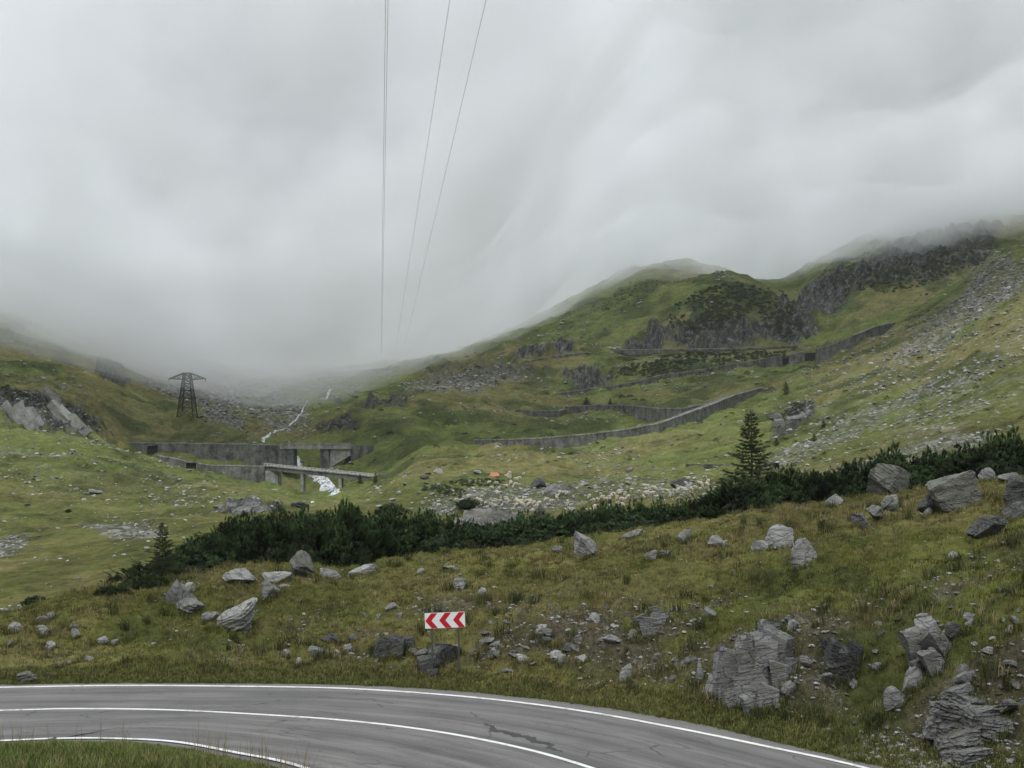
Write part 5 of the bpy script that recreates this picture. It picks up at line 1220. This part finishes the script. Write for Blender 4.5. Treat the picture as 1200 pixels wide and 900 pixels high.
# ------------------------------------------------------------------ pylon
g = cast(219.5, 487, 480); k = g[1] / F
e = bpy.data.objects.new('lattice_pylon', None); COL.objects.link(e); e.location = g; tag(e, 'dark steel lattice pylon with wide twin arms on the left hump', 'pylon')
H = 50 * k; wb = 9.5 * k; wt = 3.6 * k
legs = []
for sx, sy in ((-1, -1), (1, -1), (1, 1), (-1, 1)):
    p0 = np.array([sx * wb, sy * wb, -1.5]); p1 = np.array([sx * wt, sy * wt, H]); legs.append((p0, p1)); mb = MB(); mb.tube([p0, p1], .36, 4, .3); mb.build('leg', M['steel'], e)
mb = MB()
for a in range(4):
    A0, A1 = legs[a]; B0, B1 = legs[(a + 1) % 4]; lv = [0, .24, .45, .62, .77, .89, 1]
    for i in range(6):
        L = lambda P, t: P[0] + (P[1] - P[0]) * t
        mb.tube([L((A0, A1), lv[i]), L((B0, B1), lv[i + 1])], .16, 4); mb.tube([L((B0, B1), lv[i]), L((A0, A1), lv[i + 1])], .16, 4); mb.tube([L((A0, A1), lv[i + 1]), L((B0, B1), lv[i + 1])], .14, 4)
mb.build('bracing', M['steel'], e)
for sx in (-1, 1):
    mb = MB(); tip = np.array([sx * 21.5 * k, 0, H - 6.5 * k])
    for sy in (-1, 1):
        top = np.array([sx * wt, sy * wt, H]); low = np.array([sx * wt, sy * wt, H - 7.4 * k])
        mb.tube([top, tip], .22, 4); mb.tube([low, tip], .22, 4)
        for t0, t1 in ((.2, .35), (.5, .35), (.5, .68), (.8, .68)):
            mb.tube([top + (tip - top) * t0, low + (tip - low) * t1], .13, 4)
    mb.build('arm', M['steel'], e)
    mb = MB(); mb.tube([tip, tip - [0, 0, 1.3]], .2, 6); mb.build('insulator', M['wire'], e)

# ------------------------------------------------------------------ overhead cables
def cable(x0, h, label, dx=0, r=.019):
    Ys = np.r_[np.linspace(-80, 430, 60), np.linspace(450, 820, 24)]
    s = (445 - CX) / F
    z = CZ + h + np.where(Ys > 380, (np.maximum(Ys - 380, 0) / 420) ** 1.6 * 40, 0) + np.where(Ys < 60, ((60 - Ys) / 140) ** 2 * 6, 0)
    mb = MB(); mb.tube(np.stack([x0 + s * Ys + dx, Ys, z], -1), r, 6); o = mb.build('power_cable', M['wire']); tag(o, label, 'power cable')
cable(.52, 40, 'thin overhead cable, left strand of the nearly vertical pair', -.0)
cable(.75, 40.4, 'thin overhead cable, right strand of the nearly vertical pair')
cable(6.2, 40, 'slanting thin overhead cable, middle one in the sky', r=.018)
cable(9.4, 40, 'slanting thin overhead cable, rightmost one in the sky', r=.018)

# ------------------------------------------------------------------ chevron sign
gy = 38.9; gx = (521.5 - CX) / F * gy; k = gy / F
e = bpy.data.objects.new('chevron_sign', None); COL.objects.link(e); e.location = (gx, gy, float(hz(gx, gy)[0])); tag(e, 'white board with three red chevrons pointing left on two thin posts at the roadside', 'road sign')
ez = e.location.z
zc = zof(726.6, gy) - ez; W, Hh = 47 * k, 18 * k
tilt = math.radians(-2.4)
def panel_pts(P, y):  # P in unit panel coords (0..1, 0..1 up)
    P = np.array(P, float); x = (P[:, 0] - .5) * W; z = (P[:, 1] - .5) * Hh
    c, s = math.cos(tilt), math.sin(tilt)
    return np.stack([x * c + z * s, np.full(len(x), y), zc - x * s + z * c], -1)
mb = MB(); a_ = panel_pts([(0, 0), (1, 0), (1, 1), (0, 1)], -.05); mb.add(np.concatenate([a_, a_ + [0, .03, 0]]), [[0, 1, 2, 3], [7, 6, 5, 4], [0, 4, 5, 1], [1, 5, 6, 2], [2, 6, 7, 3], [3, 7, 4, 0]]); pn = mb.build('panel', M['white'], e)
for kx in range(3):
    o0 = (4 + 143 * kx) / 414; t0 = (67 + 142 * kx) / 414; th_ = 65 / 414
    if kx == 2: th_ = 62 / 414
    mb = MB(); P = panel_pts([(t0, .985), (o0, .5), (t0, .015), (t0 + th_, .015), (o0 + th_, .5), (t0 + th_, .985)], -.054); mb.add(np.concatenate([P, P + [0, .0035, 0]]), [[0, 1, 4, 5], [1, 2, 3, 4]] + [[i, (i + 1) % 6 + 0, (i + 1) % 6 + 6, i + 6] for i in range(6)])
    mb.build('chevron', M['red'], pn)
for px in (506.5, 537.5):
    x = (px - 521.5) * k; zg = float(hz(gx + x, gy)[0]) - ez
    mb = MB(); mb.tube([(x, 0, zg - .35), (x, 0, zc + .15)], .03, 8); po = mb.build('post', M['post'], e)
    mb = MB(); mb.box((x, -.006, zc - .1), (.1, .085, .05)); mb.build('clamp', M['post'], po)

# ------------------------------------------------------------------ tarpaulin shelter
g = cast(579, 559, 200); k = g[1] / F; e = bpy.data.objects.new('tarpaulin_shelter', None); COL.objects.link(e); e.location = g; tag(e, 'low orange tarpaulin shelter above the flock of sheep', 'shelter')
mb = MB(); w, h_ = 13 * k, 5.5 * k
mb.add([(-w / 2, 0, 0), (w / 2, 0, .2 * h_), (w / 2 * .8, .9, h_ * .95), (-w / 2 * .55, .9, h_), (-w / 2, 3.2, 0), (w / 2, 3.2, .1), (-w / 2, 0.02, .35 * h_)], [[0, 1, 2, 3], [3, 2, 5, 4]], [[0, 3, 4], [1, 5, 2]]); mb.build('canvas', M['tarp'], e)
mb = MB(); mb.tube([(w * .4, .85, -.3), (w * .4, .85, h_ * .97)], .07); mb.build('pole', M['bark'], e)

# ------------------------------------------------------------------ sheep
def sheep_mesh():
    me = bpy.data.meshes.new('sheep')
    V = [(0, 0, .62), (.32, 0, .64), (-.34, 0, .62), (.5, 0, .78), (.68, 0, .7), (.3, .14, .3), (.3, .14, 0), (.3, -.14, .3), (.3, -.14, 0), (-.34, .14, .3), (-.36, .14, 0), (-.34, -.14, .3), (-.36, -.14, 0), (-.5, 0, .55)]
    E = [(0, 1), (0, 2), (1, 3), (3, 4), (1, 5), (5, 6), (1, 7), (7, 8), (2, 9), (9, 10), (2, 11), (11, 12), (2, 13)]
    R = [.3, .27, .27, .14, .075, .07, .045, .07, .045, .08, .045, .08, .045, .05]
    me.from_pydata(V, E, []); o = bpy.data.objects.new('sheep', me); COL.objects.link(o)
    o.modifiers.new('s', 'SKIN'); 
    for v, rr in zip(me.skin_vertices[0].data, R): v.radius = (rr, rr)
    me.skin_vertices[0].data[0].use_root = True
    o.modifiers.new('d', 'SUBSURF').levels = 1
    dg = bpy.context.evaluated_depsgraph_get(); m2 = bpy.data.meshes.new_from_object(o.evaluated_get(dg)); bpy.data.objects.remove(o)
    m2.materials.clear(); m2.materials.append(M['wool']); m2.polygons.foreach_set('use_smooth', np.ones(len(m2.polygons), bool)); return m2
SM = sheep_mesh(); r = np.random.default_rng(64)
flock = []
def sh(n, x0, y0, x1, y1, jx, jy):
    for i in range(n):
        t_ = r.random(); flock.append((x0 + (x1 - x0) * t_ + r.normal(0, jx * 1.5), y0 + (y1 - y0) * t_ + r.normal(0, jy * 1.4)))
sh(26, 545, 586, 620, 590, 5, 1.5); sh(10, 576, 574, 590, 570, 6, 2.5); sh(12, 592, 558, 610, 564, 4, 2); sh(10, 600, 592, 640, 590, 6, 1.5); sh(24, 700, 592, 735, 585, 9, 4); sh(16, 735, 575, 775, 580, 9, 3); sh(12, 790, 570, 830, 572, 8, 2.5); sh(12, 640, 585, 690, 580, 12, 4); sh(6, 825, 586, 850, 590, 5, 3)
for px, py in flock:
    g = cast(px, py, 140)
    o = bpy.data.objects.new('sheep', SM); COL.objects.link(o); o.location = g - [0, 0, .03]; s = 1.0 * r.uniform(.8, 1.1); o.scale = (s,) * 3; o.rotation_euler = (0, 0, r.uniform(0, 6.28))
    tag(o, 'cream white sheep standing in the flock grazing among the valley rocks', 'sheep', 'flock of grazing sheep')

# ------------------------------------------------------------------ fog on the heights
FB = {-700: 80, 0: 66, 100: 56, 200: 46, 300: 41, 400: 46, 500: 72, 560: 84, 620: 112, 700: 160, 760: 182, 850: 178, 950: 182, 1050: 190, 1150: 204, 1250: 212, 1900: 230}
def fog(name, off, dens, top, seed, y0=300., billow=False, amp=1.):
    pxs = np.linspace(-420, 1620, 150); Ys = np.r_[np.linspace(y0, 560, 30), np.linspace(571, 1250, 66)]
    X, Yf = np.meshgrid(np.linspace(-1003.7, 1011.3, 150), Ys); PXf = np.clip(X / Yf * F + CX, -600, 1800)
    zb = np.interp(PXf, sorted(FB), [FB[k_] for k_ in sorted(FB)])
    zn = np.maximum(0, 470 - Yf) * .72; zb = zb + zn
    zb = zb - 4 * sst(Yf, 935, 1020) * np.exp(-((PXf - 760) / 95) ** 2) - 22 * sst(Yf, 820, 930) * sst(PXf, 960, 1080)
    zb = zb + off + amp * (20 * fbm2(X * .011, Yf * .011, 4, seed) + 7 * fbm2(X * .03, Yf * .03, 3, seed + 5) + 3 * fbm2(X * .05, Yf * .05, 3, seed + 3))
    zt = np.maximum(zb + 6, np.interp(PXf, sorted(FB), [FB[k_] for k_ in sorted(FB)]) + zn + top + 22 * fbm2(X * .004, Yf * .004, 2, seed + 9))
    edge = np.minimum(sst(Yf, y0, y0 + 90), 1 - sst(Yf, 1150, 1250)); zt = zb + 4 + (zt - zb - 4) * edge
    nY, nX = X.shape; Vb = np.stack([X, Yf, zb], -1).reshape(-1, 3); Vt = np.stack([X, Yf, zt], -1).reshape(-1, 3)
    ii = np.arange(nX * nY).reshape(nY, nX); qd = np.stack([ii[:-1, :-1], ii[:-1, 1:], ii[1:, 1:], ii[1:, :-1]], -1).reshape(-1, 4); o = nX * nY
    tr = np.concatenate([qd[:, [0, 1, 2]], qd[:, [0, 2, 3]]])
    Q = [tr[:, ::-1], tr + o]
    ring = np.concatenate([ii[0, :], ii[1:, -1], ii[-1, -2::-1], ii[-2:0, 0]]); nx = np.roll(ring, -1); Q += [np.stack([ring, nx, nx + o], -1), np.stack([ring, nx + o, ring + o], -1)]
    m = bpy.data.materials.new(name); m.use_nodes = True; nt = m.node_tree; nt.nodes.clear(); out = nt.nodes.new('ShaderNodeOutputMaterial'); pv = nt.nodes.new('ShaderNodeVolumePrincipled')
    pv.inputs['Color'].default_value = (.965, .975, .985, 1); pv.inputs['Density'].default_value = dens
    if billow:
        gp = N(nt, 'ShaderNodeNewGeometry'); n_ = noise(nt, gp.outputs['Position'], .0155, 4, .62)
        mr = N(nt, 'ShaderNodeMapRange'); mr.inputs['From Min'].default_value = .40; mr.inputs['From Max'].default_value = .62; mr.inputs['To Max'].default_value = dens * 2.4; nt.links.new(n_, mr.inputs['Value']); nt.links.new(mr.outputs[0], pv.inputs['Density'])
    if True:  pv.inputs['Anisotropy'].default_value = .0; nt.links.new(pv.outputs[0], out.inputs['Volume'])
    ob = link(name, mesh_data(name, np.concatenate([Vb, Vt]), np.concatenate(Q), m, True)); tag(ob, kind='stuff'); return ob
fog('hill_fog', -8, .003, 58, 501, amp=.4)
fog('hill_fog', 7, .007, 100, 521, billow=True)
fog('hill_fog', 30, .013, 42, 541, amp=.3)

# thin even air over the whole valley
hm = bpy.data.materials.new('valley_air'); hm.use_nodes = True; nt = hm.node_tree; nt.nodes.clear(); out = nt.nodes.new('ShaderNodeOutputMaterial'); pv = nt.nodes.new('ShaderNodeVolumePrincipled')
pv.inputs['Color'].default_value = (.97, .985, 1, 1); pv.inputs['Density'].default_value = .00005; pv.inputs['Anisotropy'].default_value = .3; nt.links.new(pv.outputs[0], out.inputs['Volume'])
mb = MB(); mb.box((0, 0, 140), (11600, 11600, 340)); tag(mb.build('haze', hm), kind='stuff')

# ------------------------------------------------------------------ sky, sun, camera
w = bpy.data.worlds.new('World'); scene.world = w; w.use_nodes = True; nt = w.node_tree; bg = nt.nodes['Background']; out = nt.nodes['World Output']
sk = N(nt, 'ShaderNodeTexSky', sky_type='NISHITA'); sk.sun_disc = False; sk.sun_elevation = math.radians(52); sk.sun_rotation = math.radians(200)
nt.links.new(sk.outputs[0], bg.inputs[0]); bg.inputs[1].default_value = .08
tc = N(nt, 'ShaderNodeTexCoord'); sx = N(nt, 'ShaderNodeSeparateXYZ'); nt.links.new(tc.outputs['Generated'], sx.inputs[0])
zc_ = mth(nt, 'MAXIMUM', sx.outputs[2], 0.0)
den = mth(nt, 'ADD', zc_, .75)
cmb = N(nt, 'ShaderNodeCombineXYZ'); nt.links.new(mth(nt, 'DIVIDE', sx.outputs[0], den), cmb.inputs[0]); nt.links.new(mth(nt, 'DIVIDE', sx.outputs[1], den), cmb.inputs[1])
cn = noise(nt, cmb.outputs[0], 3.4, 6, .5); cn2 = noise(nt, cmb.outputs[0], 1.3, 3, .5)
cv = mth(nt, 'ADD', mth(nt, 'MULTIPLY', cn, .55), mth(nt, 'MULTIPLY', cn2, .45))
cr = ramp(nt, [(.38, (.44, .47, .515)), (.5, (.62, .65, .69)), (.62, (.82, .845, .88))]); nt.links.new(cv, cr.inputs[0])
zg = mth(nt, 'ADD', mth(nt, 'MULTIPLY', zc_, 1.95), .42)
def lobe(px, py, k, amp):
    d = np.array([(px - CX) / F, 1, (HY - py) / F]); d /= np.linalg.norm(d)
    vm = nt.nodes.new('ShaderNodeVectorMath'); vm.operation = 'DOT_PRODUCT'; nt.links.new(wv3.outputs[0], vm.inputs[0]); vm.inputs[1].default_value = d
    return mth(nt, 'MULTIPLY', mth(nt, 'POWER', mth(nt, 'MAXIMUM', vm.outputs['Value'], 0.0), k), amp)
wn = N(nt, 'ShaderNodeTexNoise'); wn.inputs['Scale'].default_value = 5; wn.inputs['Detail'].default_value = 5; nt.links.new(tc.outputs['Generated'], wn.inputs['Vector'])
wv2 = nt.nodes.new('ShaderNodeVectorMath'); wv2.operation = 'MULTIPLY_ADD'; nt.links.new(wn.outputs['Color'], wv2.inputs[0]); wv2.inputs[1].default_value = (.3, .3, .3); nt.links.new(tc.outputs['Generated'], wv2.inputs[2])
wv4 = nt.nodes.new('ShaderNodeVectorMath'); wv4.operation = 'SUBTRACT'; nt.links.new(wv2.outputs[0], wv4.inputs[0]); wv4.inputs[1].default_value = (.15, .15, .15)
wv3 = nt.nodes.new('ShaderNodeVectorMath'); wv3.operation = 'NORMALIZE'; nt.links.new(wv4.outputs[0], wv3.inputs[0])
lb = 1.0
for a_ in ((250, 140, 60, -.42), (680, 230, 60, .3), (330, 10, 150, .1), (930, 40, 90, -.12), (1190, 200, 70, -.36), (40, 60, 120, .14), (540, 270, 250, -.14), (180, 250, 200, .12)): lb = mth(nt, 'ADD', lobe(*a_), lb)
zg = mth(nt, 'MULTIPLY', zg, lb)
bg2 = N(nt, 'ShaderNodeBackground'); nt.links.new(cr.outputs[0], bg2.inputs[0]); nt.links.new(zg, bg2.inputs[1])
mx = N(nt, 'ShaderNodeMixShader'); mx.inputs[0].default_value = .9; nt.links.new(bg.outputs[0], mx.inputs[1]); nt.links.new(bg2.outputs[0], mx.inputs[2]); nt.links.new(mx.outputs[0], out.inputs[0])

sl = bpy.data.lights.new('sun', 'SUN'); sl.energy = 1.5; sl.angle = math.radians(11); sl.color = (1, .98, .955); so = bpy.data.objects.new('sun', sl); COL.objects.link(so)
# light comes from behind-left of the viewpoint, high up
az = math.radians(200); el = math.radians(52)
dvec = Vector((math.sin(az) * math.cos(el), math.cos(az) * math.cos(el), math.sin(el))); so.rotation_euler = dvec.to_track_quat('Z', 'Y').to_euler(); so.location = (0, 0, 300)

cam = bpy.data.cameras.new('camera'); co = bpy.data.objects.new('camera', cam); COL.objects.link(co); scene.camera = co
co.location = (0, 0, CZ); co.rotation_euler = (math.pi / 2, 0, 0); cam.sensor_width = 36; cam.lens = F / 1200 * 36; cam.shift_y = (HY - 450) / 1200; cam.clip_end = 8000; cam.clip_start = .1

scene.view_settings.view_transform = 'Standard'; scene.view_settings.look = 'None'; scene.view_settings.exposure = 0.2; scene.view_settings.gamma = 1
try: scene.view_settings.use_curve_mapping = False
except Exception: pass
cy = scene.cycles
cy.max_bounces = 18; cy.diffuse_bounces = 3; cy.volume_bounces = 16; cy.glossy_bounces = 2; cy.transmission_bounces = 2; cy.use_denoising = True
try: cy.use_light_tree = False
except Exception: pass
